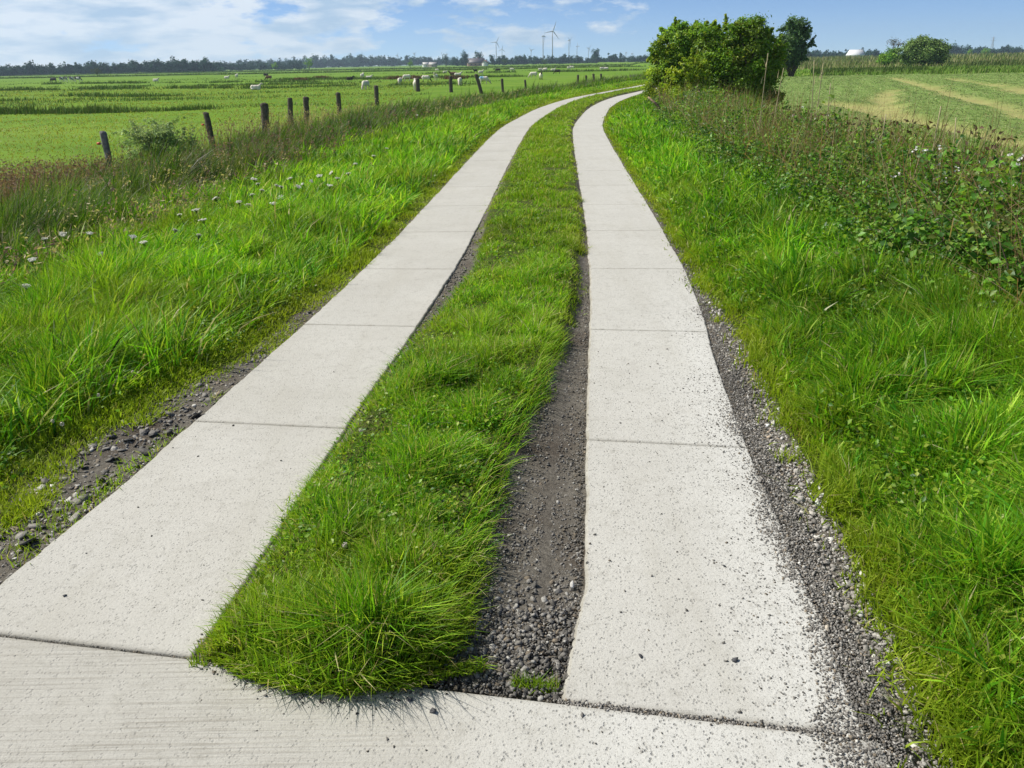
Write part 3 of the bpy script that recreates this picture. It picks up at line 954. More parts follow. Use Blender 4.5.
def tree(name, base, lobes, leaf, nper, pal, r0, label, cat, group=None, mat=None, out_bias=.8, aspect=.55, clump=.22, stray=.05, sprays=0, spl=.5):
    """lobes: (dx,dy,z,rx,ry,rz,n clumps). Crown = leaf clumps spread over branch ends; trunk = tapered limbs."""
    root = empty(name, base)
    cl = []; tg_ = []
    for (dx, dy, z, rx, ry, rz, nc) in lobes:
        v = rng.normal(size=(nc, 3)); v /= np.linalg.norm(v, axis=1, keepdims=True)
        rad = (.20 + .76 * rng.random(nc) ** .5)[:, None] * (1 + .12 * rng.normal(size=(nc, 1)))
        c = v * rad * np.array([rx, ry, rz]) + np.array([dx, dy, z])
        c = c[c[:, 2] > .05]
        cl.append(np.concatenate([c, np.tile([[dx, dy, z]], (len(c), 1)), np.full((len(c), 1), min(rx, ry, rz))], 1))
        for q in c[rng.choice(len(c), max(2, len(c) // 5), replace=False)]: tg_.append(q)
    cl = np.concatenate(cl)
    if sprays:
        # leafy shoots standing out of the crown
        b = cl[rng.integers(0, len(cl), sprays)]
        d = b[:, :3] - b[:, 3:6]; d /= np.linalg.norm(d, axis=1, keepdims=True) + 1e-6
        d = d + rng.normal(size=d.shape) * .55 + np.array([0, 0, .12]); d /= np.linalg.norm(d, axis=1, keepdims=True)
        ext = []
        for q, dd in zip(b, d):
            Ls = spl * (.5 + rng.random())
            for f in np.linspace(.1, 1, 5):
                ext.append([*(q[:3] + dd * Ls * f), *q[3:6], q[6] * (.60 - .32 * f)])
        cl = np.concatenate([cl, np.array(ext)])
    m = len(cl)
    wgt = cl[:, 6] ** 1.3; wgt /= wgt.sum()
    idx = rng.choice(m, int(nper * m), p=wgt)
    n = len(idx)
    sz = cl[idx, 6] * clump * (.6 + .9 * rng.random(m))[idx]
    off = rng.normal(size=(n, 3)) * sz[:, None] * np.array([1, 1, .75])
    far = rng.random(n) < stray
    off[far] *= 1.35
    P = cl[idx, :3] + off
    P[:, 2] = np.maximum(P[:, 2], .03)
    nr = (P - cl[idx, 3:6]); nr /= np.linalg.norm(nr, axis=1, keepdims=True) + 1e-6
    nr = nr * out_bias + rng.normal(size=(n, 3)) * .7 + np.array([0, 0, .45])
    pal = np.array(pal)
    ck = rng.integers(0, len(pal), m)[idx]
    col = pal[ck] * (.75 + .5 * rng.random((n, 1))) * (1 + .15 * rng.normal(size=(m, 1)))[idx]
    col = np.clip(col, .004, .8)
    g = leaf_geo(P, nr, leaf * (.6 + .8 * rng.random(n)), col, aspect)
    cr = geo_obj('crown', g, mat or M_leaf, root)
    tr = geo_obj('trunk', limb_tubes((0, 0, -.1), tg_, r0), M_bark, root, True)
    tag(root, label, cat, group)
    return root


def px2(x, d): return at_d(x, 65, d)[0]


OL = [(.17, .33, .025), (.215, .37, .03), (.125, .27, .025), (.28, .35, .05), (.17, .28, .04)]
YG = [(.31, .45, .04), (.24, .38, .035), (.38, .48, .05)]
DG = [(.14, .30, .035), (.18, .35, .04), (.23, .40, .045)]
BG = [(.095, .19, .06), (.115, .22, .065), (.08, .16, .055)]
SG = [(.30, .44, .22), (.36, .48, .28), (.22, .36, .15)]

D = 33.0
mx = px2(740, D); zb = float(gz(mx, D))
tree('bush', (mx, D, zb), [(-.5, .1, 1.6, 1.15, .9, 1.15, 34), (.5, .1, 1.9, 1.05, .9, 1.35, 36), (.15, -.1, 2.75, .75, .6, .75, 18), (.7, .1, 2.7, .5, .5, .55, 10), (-.75, .2, 2.45, .6, .6, .65, 12),
                           (1.2, .1, 2.0, .5, .5, .95, 14), (.9, 0, .9, .85, .8, .75, 16), (-.3, -.2, .8, 1.0, .8, .65, 14), (.2, 0, 3.2, .5, .4, .5, 9), (-.5, 0, 2.9, .5, .4, .45, 9), (-1.05, .3, 2.5, .6, .5, .7, 14), (-1.1, .2, 1.5, .6, .6, .8, 14)],
     .095, 150, OL, .06, 'large olive green bush with brownish shoot tips, tallest beside the track bend', 'bush', 'shrubs at the track bend', None, .6, .55, .21, .06, 110, .36)
D = 36.0
mx = px2(682, D); zb = float(gz(mx, D))
tree('bush', (mx, D, zb), [tuple(q * .9 for q in L_[:6]) + (L_[6],) for L_ in [(-.1, 0, 2.2, 1.0, .8, 1.1, 30), (-.85, 0, 1.5, .75, .7, .95, 20), (.7, 0, 2.2, .85, .7, 1.0, 22), (-.1, 0, 3.1, .5, .45, .5, 11), (.6, 0, 3.1, .4, .4, .4, 8), (-1.15, 0, 2.4, .45, .4, .4, 9), (-1.0, 0, .8, .7, .6, .7, 12), (1.0, 0, 2.8, .6, .5, .55, 14), (1.2, 0, 1.6, .7, .6, .9, 16), (-.5, 0, 2.9, .5, .4, .4, 9)]],
     .095, 150, DG + YG + OL[:1], .06, 'dark green leafy bush with spreading left side overhanging the track bend', 'bush', 'shrubs at the track bend', None, .6, .55, .21, .06, 110, .36)
D = 30.5
mx = px2(689, D); zb = float(gz(mx, D))
tree('bush', (mx, D, zb), [(0, 0, 1.05, .45, .5, .65, 15), (-.35, 0, .7, .5, .5, .5, 11), (.35, 0, .7, .5, .5, .5, 10), (.1, 0, 1.5, .3, .25, .3, 5)],
     .085, 75, YG, .03, 'small yellow green bush in front of the dark leafy bush at the bend', 'bush', 'shrubs at the track bend', None, .6, .55, .21, .06, 110, .36)
D = 100.0; k_ = 1.36
mx = px2(792, D); zb = float(gz(mx, D))
tree('tree', (mx, D, zb), [tuple(k_ * q for q in L_[:6]) + (L_[6],) for L_ in [(.1, 0, 3.9, .95, .8, .75, 18), (.6, 0, 3.9, .6, .6, .5, 9), (-.3, 0, 3.0, 1.1, 1, 1.1, 24), (.75, 0, 3.3, .75, .7, .55, 11), (1.25, 0, 2.7, .55, .5, .3, 7), (-.3, 0, 1.7, 1.2, 1.1, .9, 20), (.4, 0, 1.9, .7, .8, .7, 12)]],
     .24, 60, BG, .14, 'airy bluish green tree standing behind the large olive bush', 'tree', None, None, .8, .6, .22, .1, 40, .7)

# willow shrub beside the first fence post
D = 20.3
mx, _ = at(141, 140, -.4)
x0 = px2(138, D); zb = float(gz(x0, D))
tree('shrub', (x0, D, zb), [(0, 0, 1.15, .42, .4, .42, 14), (.45, .1, 1.05, .4, .4, .36, 10), (-.3, 0, .9, .35, .35, .4, 8), (.75, 0, .95, .2, .25, .4, 6), (.1, 0, 1.35, .35, .3, .3, 8), (1.0, 0, .6, .3, .3, .3, 7)],
     .055, 45, SG, .015, 'silvery green willow shrub beside the leftmost fence post', 'shrub', None, None, .4, .35, .24, .08, 40, .4)

# shrubs on the far side of the mown meadow
D = 165.0
x0 = px2(921, D); zb = float(gz(x0, D))
tree('bush', (x0, D, zb), [(0, 0, 2.6, 3.6, 3, 2.4, 36), (.3, 0, 4.2, 2.4, 1.9, 1.2, 20), (3.0, 0, 2.3, 2.2, 2, 1.9, 22), (-2.8, 0, 2.2, 2.2, 2, 1.9, 22), (-1.4, 0, 3.4, 1.8, 1.6, 1.2, 16), (2.0, 0, 3.3, 1.8, 1.6, 1.2, 16)],
     .34, 130, [(.17, .26, .07), (.20, .30, .085), (.14, .22, .065)], .15, 'broad domed grey green willow bush beyond the mown meadow', 'bush', None, M_farleaf)
D = 185.0
x0 = px2(888, D); zb = float(gz(x0, D))
tree('bush', (x0, D, zb), [(0, 0, 1.9, 2.0, 1.8, 1.6, 20), (-1.0, 0, 1.6, 1.3, 1.3, 1.2, 9)],
     .34, 110, DG, .12, 'low dark bush left of the broad domed willow', 'bush', None, M_farleaf)
D = 200.0
x0 = px2(894, D); zb = float(gz(x0, D))
tree('tree', (x0, D, zb), [(0, 0, 4.6, 2.2, 1.2, .9, 16), (-1.2, 0, 5.0, 1.0, .8, .6, 6), (1.4, 0, 4.6, 1.2, .8, .6, 6)],
     .28, 14, [(.14, .12, .09), (.11, .11, .06)], .10, 'thin nearly bare tree above the low dark bush', 'tree', None, M_farleaf, .6, .5, .4)


# ------------------------------------------------------------------ bramble hedge on the right
def hedge_crest(y): return np.interp(y, [2, 4.5, 6, 8, 12, 16, 22, 30], [.65, 1.0, 1.15, 1.1, .98, .85, .8, .8])


hp = []; hd = []; hs = []
BR = np.array([(.11, .27, .018), (.075, .21, .016), (.155, .32, .03), (.05, .14, .016), (.16, .20, .045), (.21, .35, .045), (.035, .11, .014)])
u, x, y = scatter(2.75, 6.2, 3.0, 42, 215, 6, 1.0, keep=lambda u, x, y: rng.random(len(u)) < .45 + sstep(.40, .6, fbm(x * 1.1, y * .9 + 50, 3)))
H_ = hedge_crest(y) * sstep(2.4, 4.2, u) * (1 - .6 * sstep(5.2, 6.4, u)) * (.25 + 1.3 * fbm(x * .9, y * .9, 3)) * (.45 + .55 * rng.random(len(u)))
u0, x0, y0, H0 = u, x, y, H_
for (xx, yy, hh) in zip(x, y, H_):
    d = math.hypot(xx, yy)
    nl = int(30 * min(1, 9 / d) + 8)
    zg = float(gz(xx, yy))
    P = np.stack([xx + .11 * rng.normal(size=nl), yy + .11 * rng.normal(size=nl), zg + hh * (1 - .8 * rng.random(nl) ** 1.5) + .03 * rng.normal(size=nl)], 1)
    nr = rng.normal(size=(nl, 3)) * .7 + np.array([-.15, -.2, .8])
    ck = BR[rng.integers(0, len(BR))]
    if rng.random() < .35 and d < 16:
        # upright weed with leaves in pairs up its stem
        k_ = np.arange(nl); zz_ = hh * (.25 + .85 * (k_ / nl)); an_ = (k_ % 4) * 1.57 + rng.random()
        rr_ = .05 * (1.25 - k_ / nl) + .01
        P = np.stack([xx + rr_ * np.cos(an_) + .06 * rng.normal() * zz_, yy + rr_ * np.sin(an_), zg + zz_], 1)
    hp.append(leaf_geo(P, nr, .040 * (.4 + 1.0 * rng.random(nl)) * (1 + max(0, d - 7) * .045), np.clip(ck * (.7 + .6 * rng.random((nl, 1))), .004, .9), .7, .12))
o = geo_obj('bramble_leaves', hp, M_leaf)
tag(o, 'tangled green bramble and nettle undergrowth along the right verge', 'undergrowth', None, 'stuff')
# grass and dry stems growing through
sc = scatter(2.8, 6.6, 2.6, 45, 2600, 5, 1.2)
hg = make_grass('grass', sc, lambda u, x, y: (.20 + hedge_crest(y) * .60 * sstep(3.0, 4.4, u)) * (.4 + .9 * fbm(x * 1.2, y * 1.2, 3)), .007, .5, (-.1, -.1), 3, .17, (.75, .75, 1.0))
u, x, y = scatter(3.3, 6.3, 4.0, 40, 140, 6, 1.0, keep=lambda u, x, y: rng.random(len(u)) < .35 + sstep(.5, .65, fbm(x * .6, y * .6, 2)))
n = len(x); cc = np.array([(.30, .16, .10), (.46, .39, .22), (.22, .12, .08), (.36, .28, .15)])[rng.integers(0, 4, n)] * (.7 + .5 * rng.random((n, 1)))
hh = (hedge_crest(y) + .25) * (.6 + .7 * rng.random(n))
hg2 = blades_geo(np.stack([x, y, gz(x, y)], 1), hh, .004 * (1 + .08 * dist_of(x, y)), cc, lean_rand(n, .75, (0, 0)), None, 3)
u, x, y = scatter(3.2, 6.3, 4.0, 40, 70, 6, 1.0)
n = len(x); cc = np.array([(.16, .10, .06), (.20, .15, .09), (.11, .07, .05)])[rng.integers(0, 3, n)]
P = np.stack([x, y, gz(x, y) + hedge_crest(y) * sstep(3, 4.3, u) * (.4 + .6 * rng.random(n))], 1)
hg3 = leaf_geo(P, rng.normal(size=(n, 3)), .05 * (1 + .03 * dist_of(x, y)), cc, .5, .15)
u, x, y = scatter(3.2, 5.6, 3.6, 26, 26, 6, 1.0)
n = len(x); cc = np.array([(.26, .12, .08), (.20, .13, .08), (.34, .24, .14), (.16, .20, .06)])[rng.integers(0, 4, n)]
an = rng.random(n) * 6.28; rl = .5 + .9 * rng.random(n)
hg4 = blades_geo(np.stack([x, y, gz(x, y)], 1), (hedge_crest(y) * 1.15) * (.75 + .5 * rng.random(n)), .0075 * (1 + .05 * dist_of(x, y)), cc, np.stack([np.cos(an) * rl - .1, np.sin(an) * rl - .1], 1), None, 7, None, False)
o = geo_obj('dry_grass', [hg, hg2, hg3, hg4], M_grass)
tag(o, 'straw coloured dry stems and long grass threaded through the bramble hedge', 'dry grass', None, 'stuff')


# arching bramble canes as plants of their own near the camera
def bramble(q, z, h, lab, flowers=0, nl=260, spread=.45):
    x, y = at(*q, z); zg = float(gz(x, y))
    root = empty('bramble_bush', (x, y, zg))
    canes = []; tips = []
    for k in range(9):
        a = rng.random() * 6.28; r = spread * (.4 + .8 * rng.random()); hh = h * (.7 + .4 * rng.random())
        pts = [(r * math.cos(a) * f ** 1.4, r * math.sin(a) * f ** 1.4, hh * (1.9 * f - .95 * f * f * (1 + .25 * rng.random()))) for f in np.linspace(0, 1, 8)]
        canes.append(tube_geo(pts, np.linspace(.006, .0025, 8), 5)); tips += pts[2:]
    tips = np.array(tips)
    geo_obj('canes', canes, M_bark, root)
    i = rng.integers(0, len(tips), nl)
    P = tips[i] + rng.normal(size=(nl, 3)) * .075
    P[:, 2] = np.maximum(P[:, 2], .05)
    col = BR[rng.integers(0, len(BR), nl)] * (.9 + .5 * rng.random((nl, 1)))
    geo_obj('leaves', leaf_geo(P, rng.normal(size=(nl, 3)) * .6 + np.array([-.2, -.3, .9]), .062 * (.7 + .7 * rng.random(nl)), col, .75, .12), M_leaf, root)
    if flowers:
        fp = []
        top = tips[tips[:, 2] > np.quantile(tips[:, 2], .6)]
        for k in range(flowers):
            c = top[rng.integers(0, len(top))] + rng.normal(size=3) * .05 + np.array([0, 0, .06])
            P = np.tile(c, (5, 1)) + rng.normal(size=(5, 3)) * .012
            fp.append(leaf_geo(P, rng.normal(size=(5, 3)) * .5 + np.array([-.2, -.6, .8]), np.full(5, .026), np.tile([[.78, .76, .74]], (5, 1)), .8, .1))
        geo_obj('blossom', fp, M_petal, root)
    return tag(root, lab, 'bramble', 'bramble bushes on the right verge')


bramble((985, 235), .35, 1.0, 'tall bramble with white blossom and yellow green leaves at the right edge', 12, 420)
bramble((945, 215), .35, .95, 'bramble with white blossom clusters just left of the tallest bramble', 14, 300)
bramble((905, 265), .15, .55, 'low dark leafed bramble sprig nearest the verge grass', 0, 320, .4)
bramble((860, 190), .2, .6, 'bramble clump without flowers farther along the verge', 0, 320, .5)
bramble((815, 140), .35, .8, 'leafy bramble with white flowers halfway to the bend', 12, 420, .55)
bramble((1012, 310), .15, .7, 'bramble sprig low at the right edge below the tallest bramble', 0, 320, .4)
bramble((960, 285), .1, .5, 'low bramble sprig in the long grass right of the dark leafed one', 0, 260, .35)
bramble((725, 128), .1, .6, 'small bramble clump low on the verge before the olive bush', 0, 300, .6)

# tall dry reed stalks standing out of the hedge
STK = [((765, 105), 52, 'tall pale dry stalk standing against the olive bush'), ((779, 108), 40, 'shorter pale dry stalk right of the olive bush'),
       ((818, 118), 58, 'taller of two close dry reed stalks at the left edge of the meadow'), ((822, 118), 55, 'shorter of two close dry reed stalks at the left edge of the meadow'),
       ((834, 125), 42, 'thin dry stalk before the near meadow corner'), ((892, 150), 36, 'dry stalk in front of the brown meadow patch'),
       ((947, 150), 44, 'thin upright dry stalk before the mown swaths'), ((972, 155), 38, 'thin dry stalk right of the one before the swaths'),
       ((1020, 185), 34, 'dry stalk at the right edge above the flowering bramble')]
for (q, hpx, lab) in STK:
    y = {765: 15., 779: 16., 818: 14.5, 822: 14., 834: 13., 892: 10., 947: 8.8, 972: 8.4, 1020: 7.5}[q[0]]
    x = px2(q[0], y); zg = float(gz(x, y))
    ztop = at_d(q[0], q[1] - hpx, y)[2]
    hh = ztop - zg
    root = empty('dry_stalk', (x, y, zg))
    b = rng.normal() * .04
    geo_obj('stem', tube_geo([(b * f * f, 0, hh * f) for f in np.linspace(0, 1, 7)], np.linspace(.0065, .004, 7) * (1 + y / 40), 6, (.42, .36, .22)), M_dry, root)
    n = 5
    P = np.stack([.02 * rng.normal(size=n), .02 * rng.normal(size=n), hh * (.3 + .6 * rng.random(n))], 1)
    geo_obj('leaves', blades_geo(P, np.full(n, .16), np.full(n, .012), np.tile([[.40, .34, .2]], (n, 1)), lean_rand(n, .6, (.2, 0)), None, 3), M_dry, root)
    tag(root, lab, 'stalk', 'dry reed stalks in the right hedge')

# dead branches lying by the verge
for (qa, qb, zz, r, lab) in (((648, 97), (661, 110), .25, .05, 'brown dead branch leaning out of the undergrowth below the leafy bush'),
                             ((679, 128), (687, 132), .15, .018, 'short pale dead stick lying in the verge grass before the bushes'),
                             ((865, 228), (887, 236), .2, .006, 'pale thin stick lying at the foot of the low dark bramble')):
    d_ = at(*qb, zz)[1]
    a = np.array(at_d(qa[0], qa[1], d_ + .2)); b = np.array(at_d(qb[0], qb[1], d_))
    mid = (a + b) / 2 + np.array([0, 0, .03])
    g = tube_geo([a - b, mid - b, b - b], [r * .5, r * .8, r], 7, (.22, .16, .11) if r > .03 else (.5, .42, .28))
    o = geo_obj('dead_branch', g, M_wood); o.location = b
    tag(o, lab, 'branch')

# ------------------------------------------------------------------ flowers of the left verge
UMB = [(77, 236), (89, 250), (65, 228), (201, 212), (189, 215), (193, 240), (251, 181), (256, 192), (266, 184), (274, 188), (282, 187), (293, 187), (291, 181), (285, 199),
       (247, 206), (256, 197), (6, 282), (132, 235), (343, 169), (323, 174), (347, 176), (337, 181), (418, 112), (240, 203), (110, 262), (262, 178), (300, 176), (228, 197), (214, 222), (160, 228), (312, 183), (270, 205), (35, 262), (150, 246), (330, 188), (360, 166), (385, 150), (372, 158), (48, 243)]
SPECIAL = {(418, 112): 'white umbel flower standing alone far up the left verge', (6, 282): 'white umbel flower nearest the left edge of the picture',
           (193, 240): 'white umbel flower standing apart between the flower drift and the track'}


def umbel(q, lab):
    h = .32
    x, y = at(q[0], q[1], -.12 + h)
    zg = float(gz(x, y)); h = max(.18, min(.5, HC + (at_d(q[0], q[1], y)[2] - HC) - zg))
    root = empty('umbel_flower', (x, y, zg))
    le = rng.normal(size=2) * .03
    st = [tube_geo([(le[0] * f, le[1] * f, h * f) for f in np.linspace(0, 1, 5)], [.003] * 5, 5, (.10, .17, .04))]
    hx, hy = le
    fl = []
    R = .014 + .022 * rng.random() ** 1.5
    root.rotation_euler = (.28 * rng.normal(), .28 * rng.normal(), rng.random() * 6)
    for k in range(15):
        a = k * 2.4; r = R * math.sqrt((k + .5) / 15)
        c = np.array([hx + r * math.cos(a), hy + r * math.sin(a), h + .035 + .012 * rng.random() - r * .15])
        st.append(tube_geo([(hx, hy, h - .01), c], [.0015, .001], 4, (.11, .18, .05)))
        P = c + rng.normal(size=(9, 3)) * np.array([.008, .008, .003])
        fl.append(leaf_geo(P, rng.normal(size=(9, 3)) * .35 + np.array([0, -.2, 1]), np.full(9, .013 * (1 + y * .02)), np.tile([[.80, .79, .72]], (9, 1)) * (.9 + .1 * rng.random((9, 1))), .9, .05))
    geo_obj('stem', st, M_leaf, root)
    geo_obj('flower_head', fl, M_petal, root)
    tag(root, lab, 'flower', 'white umbel flowers in the left verge')


for q in UMB:
    umbel(q, SPECIAL.get(q, 'flat white umbel flower in the drift along the left verge'))
CLO = [(181, 292), (184, 302), (188, 304), (239, 294), (128, 333), (141, 346), (133, 372), (104, 368), (125, 377), (53, 421), (62, 424), (189, 303), (220, 269), (149, 283), (45, 390), (30, 350), (98, 395), (74, 300),
       (345, 545), (335, 533), (361, 430), (392, 468)]
for q in CLO:
    mid = q[0] > 225 and q[1] > 400
    x, y = at(q[0], q[1], .12 if mid else .10); zg = float(gz(x, y)); zt = at_d(q[0], q[1], y)[2] - zg
    root = empty('clover_flower', (x, y, zg))
    geo_obj('stem', tube_geo([(0, 0, 0), (.005, 0, zt * .5), (0, 0, zt)], [.0018] * 3, 5, (.12, .2, .05)), M_leaf, root)
    n = 60; v = rng.normal(size=(n, 3)); v /= np.linalg.norm(v, axis=1, keepdims=True)
    geo_obj('flower_head', leaf_geo(v * .010 + np.array([0, 0, zt]), v + np.array([0, 0, .3]), np.full(n, .009), np.tile([[.72, .66, .60]], (n, 1)), .5, .05), M_petal, root)
    tag(root, 'tiny round white clover flower in the middle grass strip' if mid else 'tiny round white clover flower low in the left verge grass', 'flower', 'clover flowers in the middle strip' if mid else 'clover flowers in the left verge')

# ------------------------------------------------------------------ fence posts
PST = [((103, 132), (109, 160), 7, 'leaning grey fence post with a red insulator beside the willow shrub'),
       ((206, 113), (213, 146), 6.5, 'leaning dark fence post with a red insulator, second along the fence'),
       ((264.5, 104), (265.5, 130), 8, 'thick upright dark fence post, third along the fence from the willow shrub'),
       ((290, 98.5), (290.5, 117), 5.5, 'thin grey fence post just left of a short wide one'),
       ((306, 97.5), (306.5, 112), 6, 'short wide fence post just right of a thin grey one'),
       ((338, 93), (339, 105), 5, 'stubby dark fence post among brown seed heads'),
       ((376, 86), (377, 103), 4.6, 'dark fence post right of the sheep grazing nearest the bank'),
       ((417.5, 78.5), (418, 92), 4.4, 'dark fence post covering half of a white sheep'),
       ((450.5, 76.5), (451, 88), 3.8, 'dark fence post before the brown and white sheep pair'),
       ((476, 74.5), (480, 87), 4, 'leaning dark fence post left of the blue marked sheep'),
       ((502, 79), (502.5, 86), 2.8, 'short dark fence post right of the blue marked sheep'),
       ((525, 80), (525.5, 85), 2.2, 'faint thin fence post left of the dark headed sheep'),
       ((578, 75), (578, 81), 2.3, 'small distant fence post left of the end cluster of posts'),
       ((586, 75.5), (586.5, 81), 2.3, 'middle one of three small distant fence posts'),
       ((593.5, 74), (594, 81), 2.6, 'taller small distant fence post next to the last sheep cluster'),
       ((601, 74), (601.5, 80), 2.4, 'last distant fence post at the end of the fence line')]
for i, (a, b, wpx, lab) in enumerate(PST):
    if i < 8:
        xx, yy = at(a[0], a[1], .38)
    elif i < 12:
        yy = [86, 82, 84, 92][i - 8]; xx = px2(a[0], yy)
    else:
        yy = 92 + (i - 12) * 3; xx = px2(a[0], yy)
    tp = np.array(at_d(a[0], a[1], yy)); 
    zg = float(gz(xx, yy))
    # lean measured between the two surveyed points
    lo = np.array(at_d(b[0], b[1], yy)); sl_ = (tp - lo) / max(.05, (tp - lo)[2])
    hh = tp[2] - zg
    bx = tp[0] - sl_[0] * hh
    root = empty('fence_post', (bx, yy, zg))
    w = wpx * (yy * math.cos(PIT) + .5) / F
    d_ = w * .8
    n = 9; pts = []
    V = []; 
    rings = [0, .15, .4, .65, .85, .97, 1.0]
    for f in rings:
        s = 1 - .06 * f - (.12 if f == 1 else 0)
        for k in range(8):
            an = math.pi / 8 + k * math.pi / 4
            sq = 1 / max(abs(math.cos(an)), abs(math.sin(an))) * .93
            jx = .03 * w * rng.normal()
            V.append((sl_[0] * hh * f + w / 2 * s * sq * math.cos(an) + jx, d_ / 2 * s * sq * math.sin(an) + jx, (hh + .15) * f - .15 + (.03 * w / .1 * (k % 3) * .3 if f == 1 else 0)))
    lp = []
    for r in range(len(rings) - 1):
        for k in range(8): lp += [r * 8 + k, r * 8 + (k + 1) % 8, (r + 1) * 8 + (k + 1) % 8, (r + 1) * 8 + k]
    tot = [4] * (8 * (len(rings) - 1)) + [8]; lp += [(len(rings) - 1) * 8 + k for k in range(8)]
    tot = np.array(tot)
    colr = (.17, .165, .16) if i == 0 else (.095, .08, .065)
    geo_obj('post', (np.array(V), np.array(lp), np.concatenate([[0], np.cumsum(tot)[:-1]]), tot, np.tile(np.array(colr), (len(V), 1))), M_wood, root)
    if i < 2:
        zi = hh * (.80 if i == 0 else .72)
        bx_ = sl_[0] * zi - w / 2
        g = [tube_geo([(bx_ + .01, 0, zi), (bx_ - .10, 0, zi)], [.012, .012], 8, (.25, .25, .25)), tube_geo([(bx_ - .04, 0, zi), (bx_ - .07, 0, zi), (bx_ - .12, 0, zi)], [.03, .035, .025], 10, (.55, .10, .05))]
        geo_obj('insulator', g, M_paint, root)
    tag(root, lab, 'fence post', 'posts of the pasture fence')

# ------------------------------------------------------------------ sheep and cattle
M_wool = simple_mat('wool', (.66, .61, .52), .95, .1, .18, 9, .8)
M_dark = simple_mat('dark_fleece', (.045, .038, .032), .9, .15, .3, 12, .5)
M_brown = simple_mat('brown_fleece', (.16, .095, .06), .9, .1, .3, 12, .5)
M_face = simple_mat('pale_face', (.58, .50, .42), .8, .2, .1, 12)
M_blue = simple_mat('blue_marking', (.22, .40, .58), .9, .1, .2, 12)


def ell(bm, c, r, rot=None, seg=14):
    m = Matrix.Translation(Vector(c))
    if rot is not None: m = m @ rot
    m = m @ Matrix.Diagonal((*r, 1))
    bmesh.ops.create_uvsphere(bm, u_segments=seg, v_segments=10, radius=1, matrix=m)


def limb(bm, a, b, ra, rb):
    a = Vector(a); b = Vector(b); d = b - a
    m = Matrix.Translation((a + b) / 2) @ d.to_track_quat('Z', 'Y').to_matrix().to_4x4()
    bmesh.ops.create_cone(bm, cap_ends=True, segments=10, radius1=ra, radius2=rb, depth=d.length, matrix=m)


def animal_mesh(name, kind, pose, mats, paint):
    """one continuous body: shaped volumes fused by a voxel remesh; nose towards +X"""
    bm = bmesh.new()
    ry = lambda a: Matrix.Rotation(math.radians(a), 4, 'Y')
    if kind == 'sheep':
        lie = pose == 'lying'
        z0 = -.30 if lie else 0
        ell(bm, (-.02, 0, .56 + z0), (.43, .235, .24)); ell(bm, (.27, 0, .57 + z0), (.23, .205, .235)); ell(bm, (-.30, 0, .59 + z0), (.22, .215, .225))
        ell(bm, (-.52, 0, .52 + z0), (.04, .04, .12))
        if pose == 'grazing':
            limb(bm, (.36, 0, .60), (.62, 0, .28), .14, .085)
            ell(bm, (.69, 0, .17), (.155, .07, .078), ry(62)); ear = (.62, .30)
        else:
            limb(bm, (.36, 0, .66 + z0), (.55, 0, .88 + z0), .145, .09)
            ell(bm, (.65, 0, .90 + z0), (.155, .07, .08), ry(28)); ear = (.54, .96 + z0)
        for s in (-1, 1):
            ell(bm, (ear[0], s * .11, ear[1]), (.035, .075, .022))
            if lie:
                ell(bm, (.30, s * .17, .10), (.17, .06, .07)); ell(bm, (-.28, s * .2, .12), (.2, .08, .1))
            else:
                limb(bm, (.27, s * .12, .45), (.275, s * .12, .24), .075, .045); limb(bm, (.275, s * .12, .26), (.27, s * .12, 0), .04, .033)
                limb(bm, (-.30, s * .13, .48), (-.36, s * .13, .27), .10, .05); limb(bm, (-.36, s * .13, .29), (-.32, s * .13, 0), .042, .034)
        vox = .03; headx = .56
    else:
        ell(bm, (0, 0, .92), (.72, .33, .38)); ell(bm, (.5, 0, .95), (.32, .27, .40)); ell(bm, (-.55, 0, 1.0), (.3, .3, .33))
        limb(bm, (.7, 0, 1.0), (1.05, 0, .55), .22, .13); ell(bm, (1.12, 0, .36), (.27, .11, .13), ry(60))
        limb(bm, (-.84, 0, 1.15), (-.9, 0, .5), .035, .03)
        for s in (-1, 1):
            ell(bm, (1.0, s * .19, .58), (.05, .12, .04))
            limb(bm, (.5, s * .18, .75), (.5, s * .18, .42), .12, .07); limb(bm, (.5, s * .18, .45), (.5, s * .18, 0), .06, .055)
            limb(bm, (-.55, s * .2, .85), (-.66, s * .2, .48), .17, .08); limb(bm, (-.66, s * .2, .5), (-.6, s * .2, 0), .065, .055)
        vox = .045; headx = .95
    me = bpy.data.meshes.new(name + '_raw'); bm.to_mesh(me); bm.free()
    o = bpy.data.objects.new(name + '_raw', me); COL.objects.link(o)
    md = o.modifiers.new('r', 'REMESH'); md.mode = 'VOXEL'; md.voxel_size = vox
    sm = o.modifiers.new('s', 'SMOOTH'); sm.iterations = 3; sm.factor = .5
    dg = bpy.context.evaluated_depsgraph_get()
    out = bpy.data.meshes.new_from_object(o.evaluated_get(dg))
    bpy.data.objects.remove(o); bpy.data.meshes.remove(me)
    out.name = name
    out.materials.clear()
    for m in mats: out.materials.append(m)
    for p in out.polygons:
        c = p.center; p.use_smooth = True
        p.material_index = paint(c, headx)
    return out


